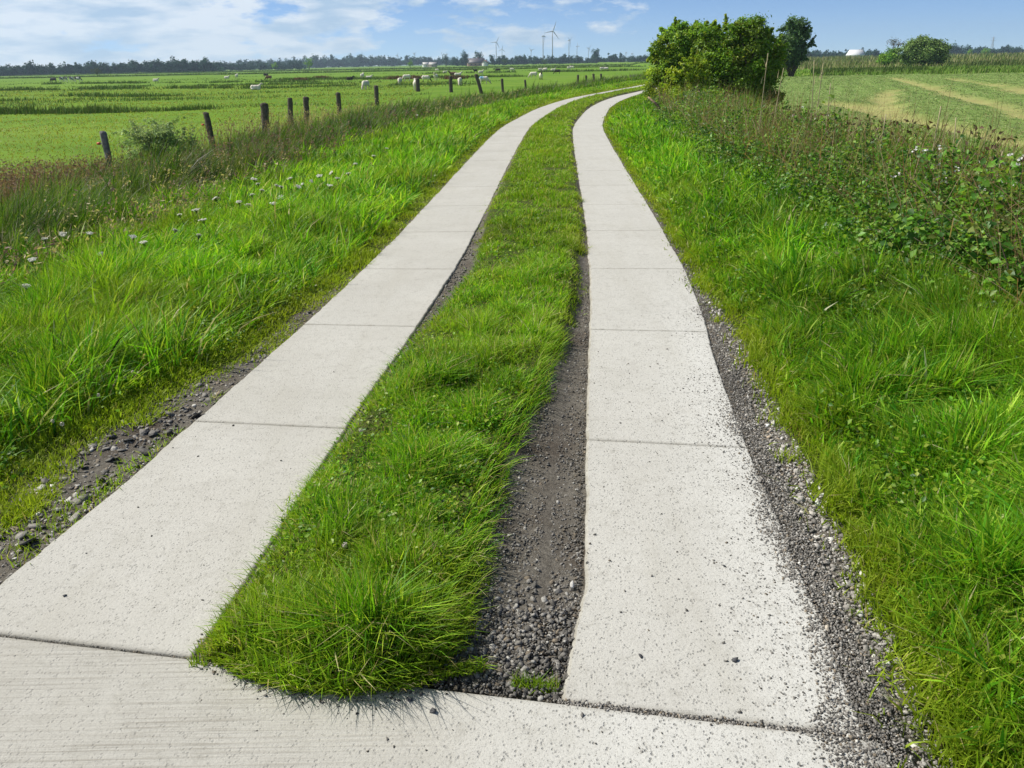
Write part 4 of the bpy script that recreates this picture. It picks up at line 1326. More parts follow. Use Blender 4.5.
def p_white(c, hx): return 1 if c.x > hx or c.z < .22 else 0
SHM = {}
for pose in ('grazing', 'standing', 'lying'):
    lowz = .22 if pose != 'lying' else -9
    SHM['white', pose] = animal_mesh('sheep', 'sheep', pose, [M_wool, M_face], lambda c, hx: 1 if c.x > hx + .02 or (c.z < lowz) else 0)
    SHM['black', pose] = animal_mesh('sheep', 'sheep', pose, [M_wool, M_dark], lambda c, hx: 1 if c.x > hx - .03 or (c.z < lowz) else 0)
    SHM['dark', pose] = animal_mesh('sheep', 'sheep', pose, [M_dark, M_dark], lambda c, hx: 0)
    SHM['brown', pose] = animal_mesh('sheep', 'sheep', pose, [M_brown, M_dark], lambda c, hx: 1 if c.x > hx else 0)
SHM['blue', 'grazing'] = animal_mesh('sheep', 'sheep', 'grazing', [M_wool, M_face, M_blue], lambda c, hx: 2 if (-.05 > c.x > -.5 and c.z > .60) else (1 if c.x > hx + .02 or c.z < .22 else 0))
SHP = [((366, 90), 'white', 'grazing', 250, 'white sheep grazing nearest the bank, left of a dark fence post'),
       ((400, 85), 'white', 'grazing', 265, 'white sheep seen from behind, left of the sheep before the brown patch'),
       ((407, 81.5), 'white', 'grazing', 200, 'white sheep grazing just before the brown plant patch'),
       ((416, 91), 'white', 'standing', 100, 'white sheep half hidden behind a fence post'),
       ((426, 82.5), 'black', 'grazing', 0, 'white sheep with black face grazing towards the right'),
       ((436, 80.5), 'white', 'standing', 255, 'white sheep standing upright right of the black faced grazing one'),
       ((458, 78.5), 'white', 'standing', 10, 'white sheep behind a post, side by side with a brown one'),
       ((453, 77.5), 'brown', 'standing', 190, 'brown sheep beside a white one behind the fence'),
       ((460, 86), 'white', 'grazing', 265, 'white sheep with lowered head in the long grass right of a dark post'),
       ((475.5, 73), 'dark', 'standing', 200, 'dark sheep head up above the leaning fence post'),
       ((481, 75), 'white', 'standing', 30, 'white sheep right beside the dark sheep above the leaning post'),
       ((484, 84), 'blue', 'grazing', 5, 'white sheep with a blue mark on its back'),
       ((498, 72.5), 'dark', 'grazing', 180, 'small dark sheep alone beyond the blue marked one'),
       ((512, 71.5), 'white', 'grazing', 0, 'small white sheep alone right of the small dark one'),
       ((533.5, 78), 'white', 'grazing', 180, 'white sheep just left of the dark headed sheep near the bend'),
       ((541, 80), 'black', 'standing', 275, 'white sheep with dark head facing the track near the bend'),
       ((540.5, 72), 'white', 'grazing', 20, 'left one of two tiny white sheep beyond the dark headed one'),
       ((545, 72), 'white', 'grazing', 160, 'right one of two tiny white sheep beyond the dark headed one'),
       ((553, 71), 'white', 'lying', 0, 'tiny white sheep lying left of the grey sheep'),
       ((557.5, 74), 'dark', 'grazing', 180, 'dark grey sheep grazing alone beyond the fence right of the dark headed sheep'),
       ((569, 70), 'white', 'standing', 20, 'left sheep of the close white pair beyond the fence'),
       ((572, 69.3), 'white', 'standing', 160, 'right sheep of the close white pair beyond the fence'),
       ((602, 71), 'white', 'grazing', 10, 'white sheep left in the cluster behind the last posts'),
       ((606, 71), 'black', 'standing', 170, 'black faced sheep right in the cluster behind the last posts'),
       ((350, 80.5), 'dark', 'lying', 20, 'grey sheep lying left of the white pair in mid pasture'),
       ((362.5, 79), 'white', 'standing', 80, 'white sheep standing in the mid pasture pair'),
       ((369, 79), 'white', 'lying', 0, 'white sheep lying beside the standing one in mid pasture'),
       ((437, 72), 'white', 'grazing', 0, 'tiny white sheep high above the upright standing one'),
       ((445, 73), 'white', 'lying', 0, 'tiny white sheep lying above the brown sheep'),
       ((256, 90), 'white', 'lying', 10, 'white sheep lying alone in the open pasture left of the posts'),
       ((237, 79), 'white', 'standing', 90, 'tiny upright white sheep left of the grey sheep pair'),
       ((227, 79), 'white', 'lying', 0, 'tiny white sheep lying left of the tiny upright one'),
       ((266, 77), 'dark', 'grazing', 20, 'grey sheep grazing beyond the brown one, left of the fence posts'),
       ((269, 80.5), 'brown', 'grazing', 190, 'brown sheep grazing left of the dock patches'),
       ((156, 82), 'white', 'lying', 0, 'tiny white sheep lying far right of the cattle')]
for (q, c, pose, rz, lab) in SHP:
    x, y = at(q[0], q[1], -.95)
    o = bpy.data.objects.new('sheep', SHM[c, pose]); COL.objects.link(o)
    o.location = (x, y, float(gz(x, y)) - .01); o.rotation_euler = (0, 0, math.radians(rz)); s = 1.22 + .12 * rng.random()
    o.scale = (s, s, s)
    tag(o, lab, 'sheep', 'sheep grazing in the pasture')
M_cowd = simple_mat('cow_dark', (.05, .045, .045), .8, .2, .2, 4)
M_coww = simple_mat('cow_white', (.62, .6, .56), .8, .2, .1, 4)
cowm = animal_mesh('cow', 'cow', 'grazing', [M_coww, M_cowd], lambda c, hx: 1 if (c.x > .95 or math.sin(c.x * 5 + 1.3 + c.y * 2) * math.cos(c.z * 4.5 - 2) > .15) and c.z > .45 else 0)
cowd = animal_mesh('cow', 'cow', 'grazing', [M_coww, M_cowd], lambda c, hx: 1)
for (q, m, rz, lab) in (((54, 82.5), cowd, 170, 'dark cow at the left end of the distant cattle row'), ((62, 82), cowm, 80, 'first black and white cow right of the dark one'),
                        ((66.5, 82), cowm, 100, 'middle cow of the distant cattle row'), ((72, 82), cowm, 85, 'black and white cow next to the right end of the cattle row'),
                        ((78, 82), cowm, 10, 'black and white cow seen side on at the right end of the cattle row')):
    x, y = at(q[0], q[1], -1.0)
    o = bpy.data.objects.new('cow', m); COL.objects.link(o)
    o.location = (x, y, float(gz(x, y)) - .01); o.rotation_euler = (0, 0, math.radians(rz))
    tag(o, lab, 'cow', 'cattle far out in the pasture')

# brown dock patches in the pasture
dk = []
for (q, w, h) in (((408, 79), 7, .9), ((300, 81), 2.2, .7), ((321, 79.5), 3.0, .9), ((455, 79), 3, .8)):
    x, y = at(q[0], q[1], -.95); n = 420
    xx = x + rng.normal(size=n) * w * .3; yy = y + rng.normal(size=n) * .5
    c = np.array([(.20, .10, .065), (.16, .09, .05), (.13, .12, .04)])[rng.integers(0, 3, n)]
    dk.append(blades_geo(np.stack([xx, yy, gz(xx, yy)], 1), h * (.4 + .7 * rng.random(n)), np.full(n, .05 + y * .0008), c, lean_rand(n, .3, (.1, 0)), None, 2))
o = geo_obj('dock_weeds', dk, M_dry)
tag(o, 'reddish brown patches of dock weeds in the pasture', 'weeds', None, 'stuff')

# ------------------------------------------------------------------ rushes along pasture ditches
rs = []
RUSH = np.array([(.08, .15, .025), (.065, .125, .025), (.11, .19, .035), (.14, .17, .05)])


def rush_line(qa, qb, h, dens, wd=.8, z=-.95, gap=.45, seedx=0.):
    a = np.array(at(*qa, z)); b = np.array(at(*qb, z)); L = np.linalg.norm(b - a)
    n = int(L * dens * 3)
    t = rng.random(n)
    P = a + (b - a) * t[:, None] + rng.normal(size=(n, 2)) * wd * .5
    P[:, 1] += 1.2 * (fbm(P[:, 0] * .08 + seedx, P[:, 0] * 0 + 4, 2) - .5) * wd
    k = fbm(P[:, 0] * .16 + seedx, P[:, 1] * .02 + 1, 3) > gap - .14 * rng.random(n)
    P = P[k]; n = len(P)
    d = np.hypot(P[:, 0], P[:, 1])
    hh = .85 * h * (.25 + .85 * rng.random(n)) * (.4 + 1.1 * fbm(P[:, 0] * .5, P[:, 1] * .5 + 9, 2))
    c = RUSH[rng.integers(0, 4, n)] * (.8 + .4 * rng.random((n, 1)))
    rs.append(blades_geo(np.stack([P[:, 0], P[:, 1], gz(P[:, 0], P[:, 1])], 1), hh,   .008 + d * .0007, c, lean_rand(n, .4, (.1, 0)), None, 2))


rush_line((-60, 115), (128, 113), .75, 60, 1.4, gap=.36)
rush_line((128, 113), (212, 109), .60, 45, 1.2, gap=.38, seedx=5)
rush_line((-40, 98), (50, 98), .6, 26, 2.2, gap=.57, seedx=8)
rush_line((60, 97), (175, 96), .6, 26, 3, gap=.57, seedx=9)
rush_line((-40, 102), (180, 100), .45, 14, 3, gap=.56, seedx=19)
rush_line((-40, 91), (265, 88), .75, 22, 2, gap=.48, seedx=2)
rush_line((265, 88.2), (470, 84), .6, 18, 2, gap=.42, seedx=3)
rush_line((-40, 85), (330, 82), .7, 12, 3, gap=.56, seedx=14)
rush_line((280, 80.5), (520, 77), .8, 22, 3, gap=.36, seedx=6)
rush_line((-40, 79.5), (640, 66.8), 1.1, 12, 8, gap=.30, seedx=21)
rush_line((-40, 77), (640, 65), 1.3, 10, 14, gap=.25, seedx=31)
rush_line((430, 74), (640, 70.5), .8, 16, 5, gap=.44, seedx=41)
rush_line((120, 87), (330, 84.5), .55, 12, 3, gap=.5, seedx=51)
n = 70000
yy = 28 + 275 * rng.random(n) ** 1.5; xx = -10 - rng.random(n) * (.78 * yy) + .12 * (yy - 60).clip(0)
k = (fbm(xx * .035 + 3, yy * .11 + 2, 4) > .64 - .07 * rng.random(n) + .34 * (1 - sstep(34, 85, yy))) & (uof(xx, yy) < -11); xx = xx[k]; yy = yy[k]; n = len(xx)
cr_ = RUSH[rng.integers(0, 4, n)] * (1.0 + .4 * rng.random((n, 1)))
rs.append(blades_geo(np.stack([xx, yy, gz(xx, yy)], 1), (.10 + .28 * rng.random(n) ** 2), .006 + yy * .0007, cr_, lean_rand(n, .5, (.1, 0)), None, 2))
o = geo_obj('rushes', rs, M_farleaf)
tag(o, 'dark green rushes and sedge in broken lines along the pasture ditches', 'rushes', None, 'stuff')

# pasture tussocks
n = 80000
yy = 14 + 130 * rng.random(n) ** 1.6; xx = -9 - (rng.random(n)) * (.75 * yy)
k = uof(xx, yy) < -9.3; xx = xx[k]; yy = yy[k]; n = len(xx)
cc = grass_cols(xx, yy, 0, (1.1, .75, 1.6), yellow=.35)
g1 = blades_geo(np.stack([xx, yy, gz(xx, yy) - .01], 1), (.03 + .09 * fbm(xx * .4, yy * .4, 3)) * (.5 + rng.random(n)), .005 + .0009 * yy, cc, lean_rand(n, 1.3, (.3, 0)), None, 2)
o = geo_obj('grass', g1, M_grass)
tag(o, 'short grazed grass tufts of the pasture left of the fence', 'grass', None, 'stuff')

# ------------------------------------------------------------------ hay of the mown meadow
n = 130000
yy = 14 + 92 * rng.random(n) ** 1.25; xx = xof(6.3, yy) + rng.random(n) * (.75 * yy + 4 - xof(6.3, yy)).clip(1)
ml = meadow_mask(xx, yy); ln = lane(xx, yy)
k = (rng.random(n) < ml * (1 - .88 * ln)) & (uof(xx, yy) > 6.3)
xx = xx[k]; yy = yy[k]; n = len(xx)
HAY = np.array([(.18, .29, .07), (.14, .25, .05), (.25, .33, .11), (.09, .18, .035), (.34, .36, .16)])
cc = HAY[rng.integers(0, 5, n)] * (.8 + .4 * rng.random((n, 1)))
bd_, lx_, ly_ = lane_dir(xx, yy)
st_ = vnoise(bd_ * 1.5 + 3, yy * .05 + xx * .05) * .7 + .3 * vnoise(bd_ * 4.1, yy * .12)
cc = cc * (.45 + 1.05 * st_)[:, None]
dirv = np.stack([lx_, ly_], 1) * 2.4
le = dirv * (1 + .3 * rng.normal(size=(n, 1))) * np.where(rng.random((n, 1)) < .5, 1, -1) + rng.normal(size=(n, 2)) * .30
zz = gz(xx, yy) + (1 - lane(xx, yy)) * (.05 + .22 * fbm(xx * .9, yy * .9, 3)) - .005
g = blades_geo(np.stack([xx, yy, zz], 1), .055 * (.6 + .8 * rng.random(n)) * (1 + yy * .006), .008 + yy * .0006, cc, le * 2.2, None, 2, None, False)
o = geo_obj('hay', g, M_dry)
tag(o, 'pale green mown grass lying in swaths on the right meadow', 'hay', None, 'stuff')

# reeds and rough growth behind the meadow
rd = []
REED = np.array([(.20, .21, .08), (.17, .20, .06), (.25, .23, .12), (.11, .17, .04)])


def reed_band(ya, yb, xa, xb, n, h, w, pal):
    y = ya + (yb - ya) * rng.random(n); x = xa + (xb - xa) * rng.random(n)
    x = x * y / yb
    k = fbm(x * .05 + 60, y * .05, 3) > .30
    x = x[k]; y = y[k]; m = len(x)
    c = pal[rng.integers(0, len(pal), m)] * (.75 + .5 * rng.random((m, 1)))
    rd.append(blades_geo(np.stack([x, y, gz(x, y)], 1), h * (.5 + .7 * rng.random(m)) * (.6 + .8 * fbm(x * .1, y * .1, 2)), w + y * .0012, c, lean_rand(m, .2, (.12, 0)), None, 2))


reed_band(98, 140, 52, 150, 12000, .55, .01, np.array([(.11, .20, .03), (.14, .24, .04), (.17, .22, .06)]))
reed_band(103, 150, 40, 150, 9000, .28, .01, np.array([(.14, .27, .03), (.18, .30, .05), (.22, .28, .07)]))
reed_band(112, 135, 48, 66, 4500, .7, .01, np.array([(.07, .12, .025), (.09, .14, .03)]))
reed_band(150, 300, 58, 230, 9000, .9, .02, REED)
reed_band(180, 300, 58, 230, 7000, 1.4, .02, REED)
reed_band(140, 175, 90, 130, 2500, 1.0, .02, np.array([(.07, .11, .03), (.10, .13, .04)]))
reed_band(300, 620, 130, 460, 9000, 2.2, .05, REED)
o = geo_obj('reeds', rd, M_farleaf)
tag(o, 'brownish green reed bed beyond the mown meadow', 'reeds', None, 'stuff')

# ------------------------------------------------------------------ far woods and trees
FW = [(.028, .085, .05), (.036, .10, .055), (.024, .07, .045)]


def crown_cloud(x, y, z0, w, h, n, leaf, pal):
    """uneven crown from leaf clumps"""
    m = max(5, n // 22)
    v = rng.normal(size=(m, 3)); v /= np.linalg.norm(v, axis=1, keepdims=True)
    c = v * (.15 + .75 * rng.random((m, 1))) * np.array([w / 2, w / 2, h * .46]) + np.array([x, y, z0 + h * .55])
    i = rng.integers(0, m, n)
    P = c[i] + rng.normal(size=(n, 3)) * np.array([w, w, h]) * .075
    P[:, 2] = np.maximum(P[:, 2], z0)
    nr = P - np.array([x, y, z0 + h * .4]); nr /= np.linalg.norm(nr, axis=1, keepdims=True)
    col = np.array(pal)[rng.integers(0, len(pal), m)][i] * (.75 + .5 * rng.random((n, 1)))
    return leaf_geo(P, nr + rng.normal(size=(n, 3)) * .6, leaf * (.6 + .8 * rng.random(n)), col, .7)


def wood(xa, xb, dist, hf, step, lab, n=240, depth=60, pal=FW):
    pr = []
    x = xa
    while x < xb:
        for k in range(2):
            d = dist + depth * (rng.random() if k else 0)
            h = hf(x) * (.72 + .5 * rng.random()); w = h * (.75 + .5 * rng.random())
            X = px2(x, d)
            pr.append(crown_cloud(X + rng.normal() * 2, d, -1.3, w, h, n, h * .13, pal))
            pr.append(crown_cloud(X + rng.normal() * 3, d + 6, -1.6, h * 1.9, h * .66, n, h * .14, pal))
        x += step * (.5 + rng.random())
    o = geo_obj('woods', pr, M_farleaf)
    tag(o, lab, 'woods', None, 'stuff')


hL_ = lambda x: np.interp(x, [-60, 10, 25, 35, 45, 60, 80, 95, 110, 145, 160, 180, 200, 225, 240, 260, 300], [9, 10, 11, 9, 8, 9, 10, 10, 9, 10, 10, 11, 11, 11, 10, 8.5, 8])
wood(-70, 215, 720, hL_, 4.5, 'dark row of trees along the left horizon', 300)
wood(205, 300, 900, lambda x: 9, 6, 'low wood edge between the left tree row and the blue ridge', 220)
wood(170, 470, 1500, lambda x: np.interp(x, [170, 230, 300, 360, 420, 470], [8, 14, 18, 20, 15, 12]), 4, 'long bluish wooded rise behind the sheep', 260, 250)
wood(455, 650, 1000, lambda x: np.interp(x, [455, 520, 560, 600, 650], [9, 10, 9, 9.5, 8]), 5, 'dark tree belt below the wind turbines', 260)
wood(640, 850, 1000, lambda x: 8.5, 7, 'far wood behind the bushes at the bend', 200)
wood(795, 900, 900, lambda x: np.interp(x, [795, 830, 860, 900], [8, 9, 10, 7]), 6, 'dark trees around the white barn', 220)
wood(940, 1110, 1000, lambda x: np.interp(x, [940, 970, 1000, 1110], [12, 10.5, 10, 10]), 5, 'flat topped dark wood on the right horizon', 280)


def far_tree(x, d, h, w, lab, pal=DG, n=500, zb=-1.1):
    X = px2(x, d)
    root = empty('tree', (X, d, zb))
    g = crown_cloud(0, 0, h * .12, w, h * .9, n, h * .07, pal)
    geo_obj('crown', g, M_farleaf, root)
    geo_obj('trunk', [tube_geo([(0, 0, -.2), (.05, 0, h * .35), (0, .1, h * .75)], [h * .035, h * .025, h * .01], 6)] + limb_tubes((0, 0, h * .25), [(w * .3, 0, h * .7), (-w * .3, .2, h * .65)], h * .015), M_bark, root)
    tag(root, lab, 'tree')


far_tree(95, 420, 4.6, 6.0, 'small round olive shrub tree alone before the left tree row', [(.10, .12, .04), (.08, .10, .03)])
far_tree(275, 620, 6.5, 6, 'small dark tree alone at the foot of the blue wooded rise')
far_tree(309, 600, 8.5, 9, 'round dark tree before the blue wooded rise')
far_tree(410, 620, 6, 5, 'dark little tree beyond the sheep left of the farmhouse')
far_tree(446, 840, 12, 11, 'round tree left of the farmhouse', FW)
far_tree(466, 840, 14.5, 10, 'tall tree at the left gable of the farmhouse', FW)
far_tree(479, 905, 15.5, 10, 'tall tree rising behind the farmhouse roof', FW)
far_tree(492, 850, 11, 8, 'dark tree right of the farmhouse gable', FW)
far_tree(505, 800, 7, 9, 'low pale green tree right of the farmhouse', [(.07, .12, .03)])
far_tree(596, 900, 16, 12, 'round tree standing above the tree belt near the bend', FW)
far_tree(505 + 40, 700, 5.5, 9, 'low light green bush tree below the tall turbines', [(.07, .12, .03)])
far_tree(983, 600, 6.0, 6, 'small rounded tree before the flat topped wood', DG)
far_tree(967, 620, 5.5, 5, 'smaller left neighbour of the rounded tree before the flat topped wood', DG)

# ------------------------------------------------------------------ buildings
def house(name, q, d, L, Wd, wall_h, roof_h, rz, wallc, roofc, lab, hip=0., windows=(), chimney=False, zb=-1.2):
    X = px2(q, d)
    root = empty(name, (X, d, zb), math.radians(rz))
    hl, hw = L / 2, Wd / 2
    V = [(-hl, -hw, 0), (hl, -hw, 0), (hl, hw, 0), (-hl, hw, 0), (-hl, -hw, wall_h), (hl, -hw, wall_h), (hl, hw, wall_h), (-hl, hw, wall_h)]
    fs = [(0, 1, 5, 4), (1, 2, 6, 5), (2, 3, 7, 6), (3, 0, 4, 7)]
    tr = []
    if hip == 0:
        V += [(-hl, 0, wall_h + roof_h), (hl, 0, wall_h + roof_h)]; tr = [(4, 7, 8), (5, 9, 6)]
    lp = [i for f in fs for i in f] + [i for f in tr for i in f]; tot = np.array([4] * 4 + [3] * len(tr))
    geo_obj('wall', (np.array(V, float), np.array(lp), np.concatenate([[0], np.cumsum(tot)[:-1]]), tot, np.tile(np.array(wallc), (len(V), 1))), M_paint, root)
    e = .35; r = hl - hip * hl
    zb_ = wall_h - .12
    R = []
    for dz in (0.06, .30):
        R += [(-hl - e, -hw - e, zb_ + dz), (hl + e, -hw - e, zb_ + dz), (hl + e, hw + e, zb_ + dz), (-hl - e, hw + e, zb_ + dz), (-r - (e if hip == 0 else 0), 0, wall_h + roof_h + dz), (r + (e if hip == 0 else 0), 0, wall_h + roof_h + dz)]
    F4 = [(6, 7, 11, 10), (8, 9, 10, 11), (0, 4, 5, 1), (2, 5, 4, 3), (0, 1, 7, 6), (2, 3, 9, 8)]
    F3 = []
    if hip: F3 = [(7, 8, 11), (9, 6, 10), (1, 5, 2), (3, 4, 0)]; F4 += [(1, 2, 8, 7), (3, 0, 6, 9)]
    else: F4 += [(1, 5, 11, 7), (5, 2, 8, 11), (3, 4, 10, 9), (4, 0, 6, 10)]
    lp = [i for f in F4 for i in f] + [i for f in F3 for i in f]; tot = np.array([4] * len(F4) + [3] * len(F3))
    rf = geo_obj('roof', (np.array(R, float), np.array(lp), np.concatenate([[0], np.cumsum(tot)[:-1]]), tot, np.tile(np.array(roofc), (len(R), 1))), M_paint, root)
    for (wx, wz, ww, wh) in windows:
        geo_obj('window', box_geo((wx, -hw - .02, wz), (ww, .1, wh), (.05, .06, .07)), M_paint, root)
    if chimney:
        geo_obj('chimney', box_geo((hl * .3, 0, wall_h + roof_h + .5), (.9, .9, 1.4), (.2, .1, .07)), M_paint, rf)
    tag(root, lab, 'building')
    return root


house('farmhouse', 476, 870, 17, 9, 3.2, 4.2, 8, (.35, .22, .17), (.11, .10, .11), 'long low farmhouse with dark roof between tall trees', 0, [(-5, 1.7, 1.2, 1.2), (-1, 1.7, 1.2, 1.2), (3, 1.7, 1.2, 1.2)], True)
house('cottage', 485, 845, 4, 5, 3.4, 2.0, 75, (.78, .77, .74), (.3, .14, .1), 'small white gabled cottage at the right end of the farmhouse', 0, [(0, 1.8, .9, 1.1)])
house('cottage', 425.5, 840, 5, 5, 2.6, 1.8, 20, (.75, .74, .7), (.5, .48, .46), 'small white outbuilding left of the round tree by the farmhouse', 0, [(0, 1.5, .9, 1)])
house('shed', 433, 835, 7, 5, 2.4, 2.0, -10, (.4, .33, .28), (.35, .33, .32), 'low grey shed right of the white outbuilding', 0, [(0, 1.4, .9, .9)])
house('barn', 854, 640, 10.2, 8, 2.0, 3.6, 0, (.7, .7, .68), (.64, .65, .66), 'white barn with a bright roof beyond the reed bed', .05, [(-2.5, 1.0, 1.2, 1.1), (2.5, 1.0, 1.6, 1.3)], False, -.2)


# ------------------------------------------------------------------ wind turbines
def turbine(x, ybase, ytop, d, rot, lab, group=None, yaw=20, rf=.33, tone=.36):
    X, _, zt = at_d(x, ytop, d)
    zb = -1.0
    H = zt - zb
    root = empty('wind_turbine', (X, d, zb), math.radians(yaw))
    c = (tone, tone, tone * 1.02)
    t = max(H * .022, d * .00042)
    geo_obj('tower', tube_geo([(0, 0, f * H) for f in np.linspace(0, 1, 6)], np.linspace(t, t * .6, 6), 12, c), M_paint, root, True)
    geo_obj('nacelle', [box_geo((0, 0, H + t * .5), (t * 2.0, t * 4.6, t * 2.0), c), tube_geo([(0, -t * 2.3, H + t * .5), (0, -t * 3.0, H + t * .5), (0, -t * 3.5, H + t * .5)], [t, t * .9, t * .2], 10, c)], M_paint, root)
    R = H * rf
    for k in range(3):
        a = math.radians(rot + 120 * k); dx, dz = math.sin(a), math.cos(a); nx, nz_ = math.cos(a), -math.sin(a)
        V = []; 
        for f, w in ((.03, .35), (.18, 1.0), (.45, .75), (.75, .5), (1, .18)):
            for s, dy in ((-1, -.12), (1, .12)):
                for th in (-.10, .10):
                    V.append((dx * R * f + nx * s * w * t * .75, -t * 2.9 + (dy * w + th * w) * t, H + t * .5 + dz * R * f + nz_ * s * w * t * .75))
        lp = []
        for i in range(4):
            b = i * 4; n_ = b + 4
            for p, q in ((0, 1), (1, 3), (3, 2), (2, 0)): lp += [b + p, b + q, n_ + q, n_ + p]
        lp += [0, 2, 3, 1, 16, 17, 19, 18]
        tot = np.full(18, 4)
        geo_obj('blade', (np.array(V), np.array(lp), np.arange(18) * 4, tot, np.tile(np.array(c), (len(V), 1))), M_paint, root)
    tag(root, lab, 'wind turbine', group)


GT = 'wind turbines on the horizon'
turbine(496, 57, 42.5, 2000, 30, 'lone pale wind turbine above the tree belt right of the farmhouse', GT, 25)
turbine(543, 55, 36.5, 2000, 95, 'second tallest wind turbine just left of the tallest one', GT, 80, .5)
turbine(552.5, 55, 31.5, 1850, 20, 'tallest and nearest wind turbine on the horizon', GT, 18)
turbine(569, 55, 40.5, 2100, 55, 'wind turbine just right of the tallest one', GT, 60)
turbine(502, 57, 49.5, 2600, 10, 'small wind turbine close right of the lone pale one', GT, 10)
turbine(531, 56, 50.5, 2700, 70, 'tiny wind turbine left of the tall group', GT, 25)
turbine(588.5, 55, 48.5, 2600, 40, 'small wind turbine right of the tall group near the round tree', GT, 35)
for i, (x, y) in enumerate([(362, 55), (397, 55.5), (414, 54), (446, 54.5), (626, 53), (632, 54), (577, 46.5)]):
    turbine(x, 60, y, 2900, 25 * i, {577: 'faint wind turbine squeezed between the tallest and the small right one', 626: 'faint tiny wind turbine just left of the bush at the bend', 632: 'faintest wind turbine touching the bush at the bend',
                                     362: 'faint wind turbine farthest left over the wooded rise', 446: 'faint wind turbine just left of the farmhouse trees',
                                     397: 'faint wind turbine left in the pair over the wooded rise', 414: 'faint wind turbine right in the pair over the wooded rise'}[x], GT, 20 + 15 * i)

# lattice mast on the right
X, _, zt = at_d(994, 36.5, 1900)
root = empty('pylon', (X, 1900, -1))
H = zt + 1; pl = []
for sx in (-1, 1):
    for sy in (-1, 1):
        pl.append(tube_geo([(sx * 3.6, sy * 3.6, 0), (sx * 1.2, sy * 1.2, H * .6), (sx * .4, sy * .4, H)], [.32, .28, .22], 5, (.3, .3, .3)))
for k in range(7):
    f0, f1 = k / 7, (k + 1) / 7; w0, w1 = 3.6 * (1 - f0) + .4 * f0, 3.6 * (1 - f1) + .4 * f1
    pl.append(tube_geo([(-w0, -w0, H * f0), (w1, -w1, H * f1)], [.2, .2], 4, (.3, .3, .3))); pl.append(tube_geo([(w0, -w0, H * f0), (-w1, -w1, H * f1)], [.2, .2], 4, (.3, .3, .3)))
geo_obj('mast', pl, M_paint, root)
geo_obj('crossarm', [tube_geo([(-7, 0, H * .78), (7, 0, H * .78)], [.25, .25], 5, (.3, .3, .3)), tube_geo([(-5, 0, H * .92), (5, 0, H * .92)], [.25, .25], 5, (.3, .3, .3))], M_paint, root)
tag(root, 'faint lattice pylon above the flat topped wood on the right', 'pylon')

# ------------------------------------------------------------------ light
SUN_EL = math.radians(50)
SUN_AZ = math.radians(-72)            # from +Y towards -X (left, a little ahead)
sd = Vector((math.sin(SUN_AZ) * math.cos(SUN_EL), math.cos(SUN_AZ) * math.cos(SUN_EL), math.sin(SUN_EL)))
sl = bpy.data.lights.new('sun', 'SUN'); sl.energy = 4.5; sl.angle = math.radians(.5); sl.color = (1, .945, .85)
so = bpy.data.objects.new('sun', sl); COL.objects.link(so)
so.rotation_euler = sd.to_track_quat('Z', 'Y').to_euler()
so.location = sd * 100

w = bpy.data.worlds.new('World'); S.world = w; w.use_nodes = True
nt = w.node_tree
for n_ in list(nt.nodes): nt.nodes.remove(n_)
L = nt.links.new
out = nt.nodes.new('ShaderNodeOutputWorld'); bg = nt.nodes.new('ShaderNodeBackground'); bg.inputs[1].default_value = .085
sky = nt.nodes.new('ShaderNodeTexSky'); sky.sky_type = 'NISHITA'; sky.sun_disc = False
sky.sun_elevation = SUN_EL; sky.sun_rotation = SUN_AZ
sky.air_density = .45; sky.dust_density = 0; sky.ozone_density = 7.0; sky.altitude = 0
tc = nt.nodes.new('ShaderNodeTexCoord')
# clouds: soft cumulus banks laid out by direction
sepx = nt.nodes.new('ShaderNodeSeparateXYZ'); L(tc.outputs['Generated'], sepx.inputs[0])


def wm(op, a, b=None):
    n_ = nt.nodes.new('ShaderNodeMath'); n_.operation = op
    for i, q in enumerate((a, b)):
        if q is None: continue
        if isinstance(q, (int, float)): n_.inputs[i].default_value = q
        else: L(q, n_.inputs[i])
    return n_.outputs[0]


def wr(v, a, b, c, d):
    r = nt.nodes.new('ShaderNodeMapRange'); r.clamp = True; L(v, r.inputs[0])
    for i, q in enumerate((a, b, c, d)): r.inputs[i + 1].default_value = q
    return r.outputs[0]


def wnoise(scale, loc, det=7, rough=.55):
    mp = nt.nodes.new('ShaderNodeMapping'); mp.inputs['Scale'].default_value = scale; mp.inputs['Location'].default_value = loc
    L(tc.outputs['Generated'], mp.inputs[0])
    n_ = nt.nodes.new('ShaderNodeTexNoise'); n_.inputs['Scale'].default_value = 1; n_.inputs['Detail'].default_value = det; n_.inputs['Roughness'].default_value = rough
    L(mp.outputs[0], n_.inputs['Vector']); return n_.outputs['Fac']


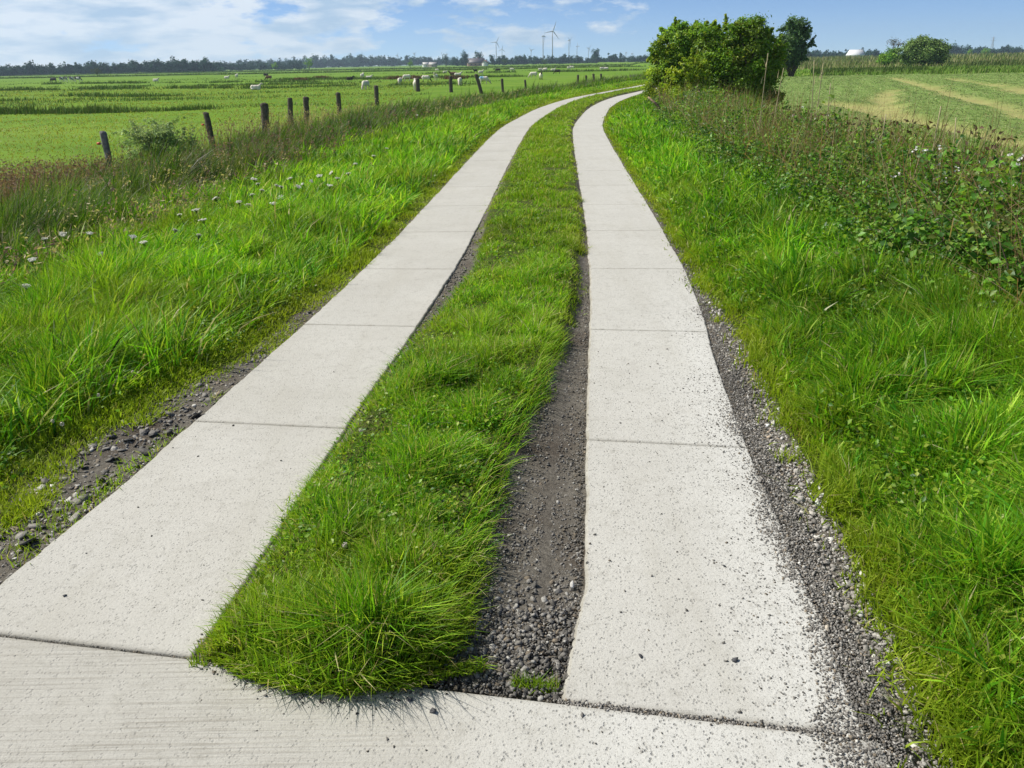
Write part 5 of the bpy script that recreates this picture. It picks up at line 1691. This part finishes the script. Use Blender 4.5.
big = wnoise((8, 8, 30), (1.3, 0, .4)); sml = wnoise((26, 26, 75), (4, 2, 0), 6, .6)
bias = wr(sepx.outputs[0], -.45, .30, .155, -.13)
dens = wm('ADD', wm('ADD', wm('MULTIPLY', big, .62), wm('MULTIPLY', sml, .38)), bias)
cov = wr(dens, .48, .56, 0, 1)
shade = wr(wnoise((13, 13, 60), (9, 3, 2.2)), .42, .62, 0, 1)
cm = nt.nodes.new('ShaderNodeMix'); cm.data_type = 'RGBA'; L(shade, cm.inputs[0])
cm.inputs[6].default_value = (7.7, 8.1, 8.3, 1); cm.inputs[7].default_value = (4.0, 5.3, 6.6, 1)
mx_ = nt.nodes.new('ShaderNodeMix'); mx_.data_type = 'RGBA'; L(wm('MULTIPLY', cov, .8), mx_.inputs[0]); L(sky.outputs[0], mx_.inputs[6]); L(cm.outputs[2], mx_.inputs[7])
L(mx_.outputs[2], bg.inputs[0]); L(bg.outputs[0], out.inputs[0])

# ------------------------------------------------------------------ air
HAZE = 1.0
if HAZE:
    g = box_geo((0, 1640, 49), (6800, 3420, 110))
    m, nt2, o2 = new_mat('haze')
    pv = nt2.nodes.new('ShaderNodeVolumePrincipled'); pv.inputs['Color'].default_value = (.62, .80, 1, 1); pv.inputs['Density'].default_value = .00017 * HAZE
    pv.inputs['Anisotropy'].default_value = .2
    nt2.links.new(pv.outputs[0], o2.inputs['Volume'])
    o = geo_obj('haze', g, m); tag(o, 'pale summer haze over the lowland between the track and horizon', 'haze', None, 'stuff')

# ------------------------------------------------------------------ render settings
S.view_settings.view_transform = 'Standard'; S.view_settings.look = 'None'; S.view_settings.gamma = 1; S.view_settings.exposure = 0.5
S.view_settings.use_curve_mapping = False
S.render.engine = 'CYCLES'
c = S.cycles
c.max_bounces = 6; c.diffuse_bounces = 3; c.glossy_bounces = 2; c.transmission_bounces = 4; c.transparent_max_bounces = 4; c.volume_bounces = 0
c.use_denoising = True; c.denoiser = 'OPENIMAGEDENOISE'; c.denoising_input_passes = 'RGB_ALBEDO_NORMAL'; c.denoising_prefilter = 'ACCURATE'
c.sample_clamp_indirect = 6
c.use_adaptive_sampling = False
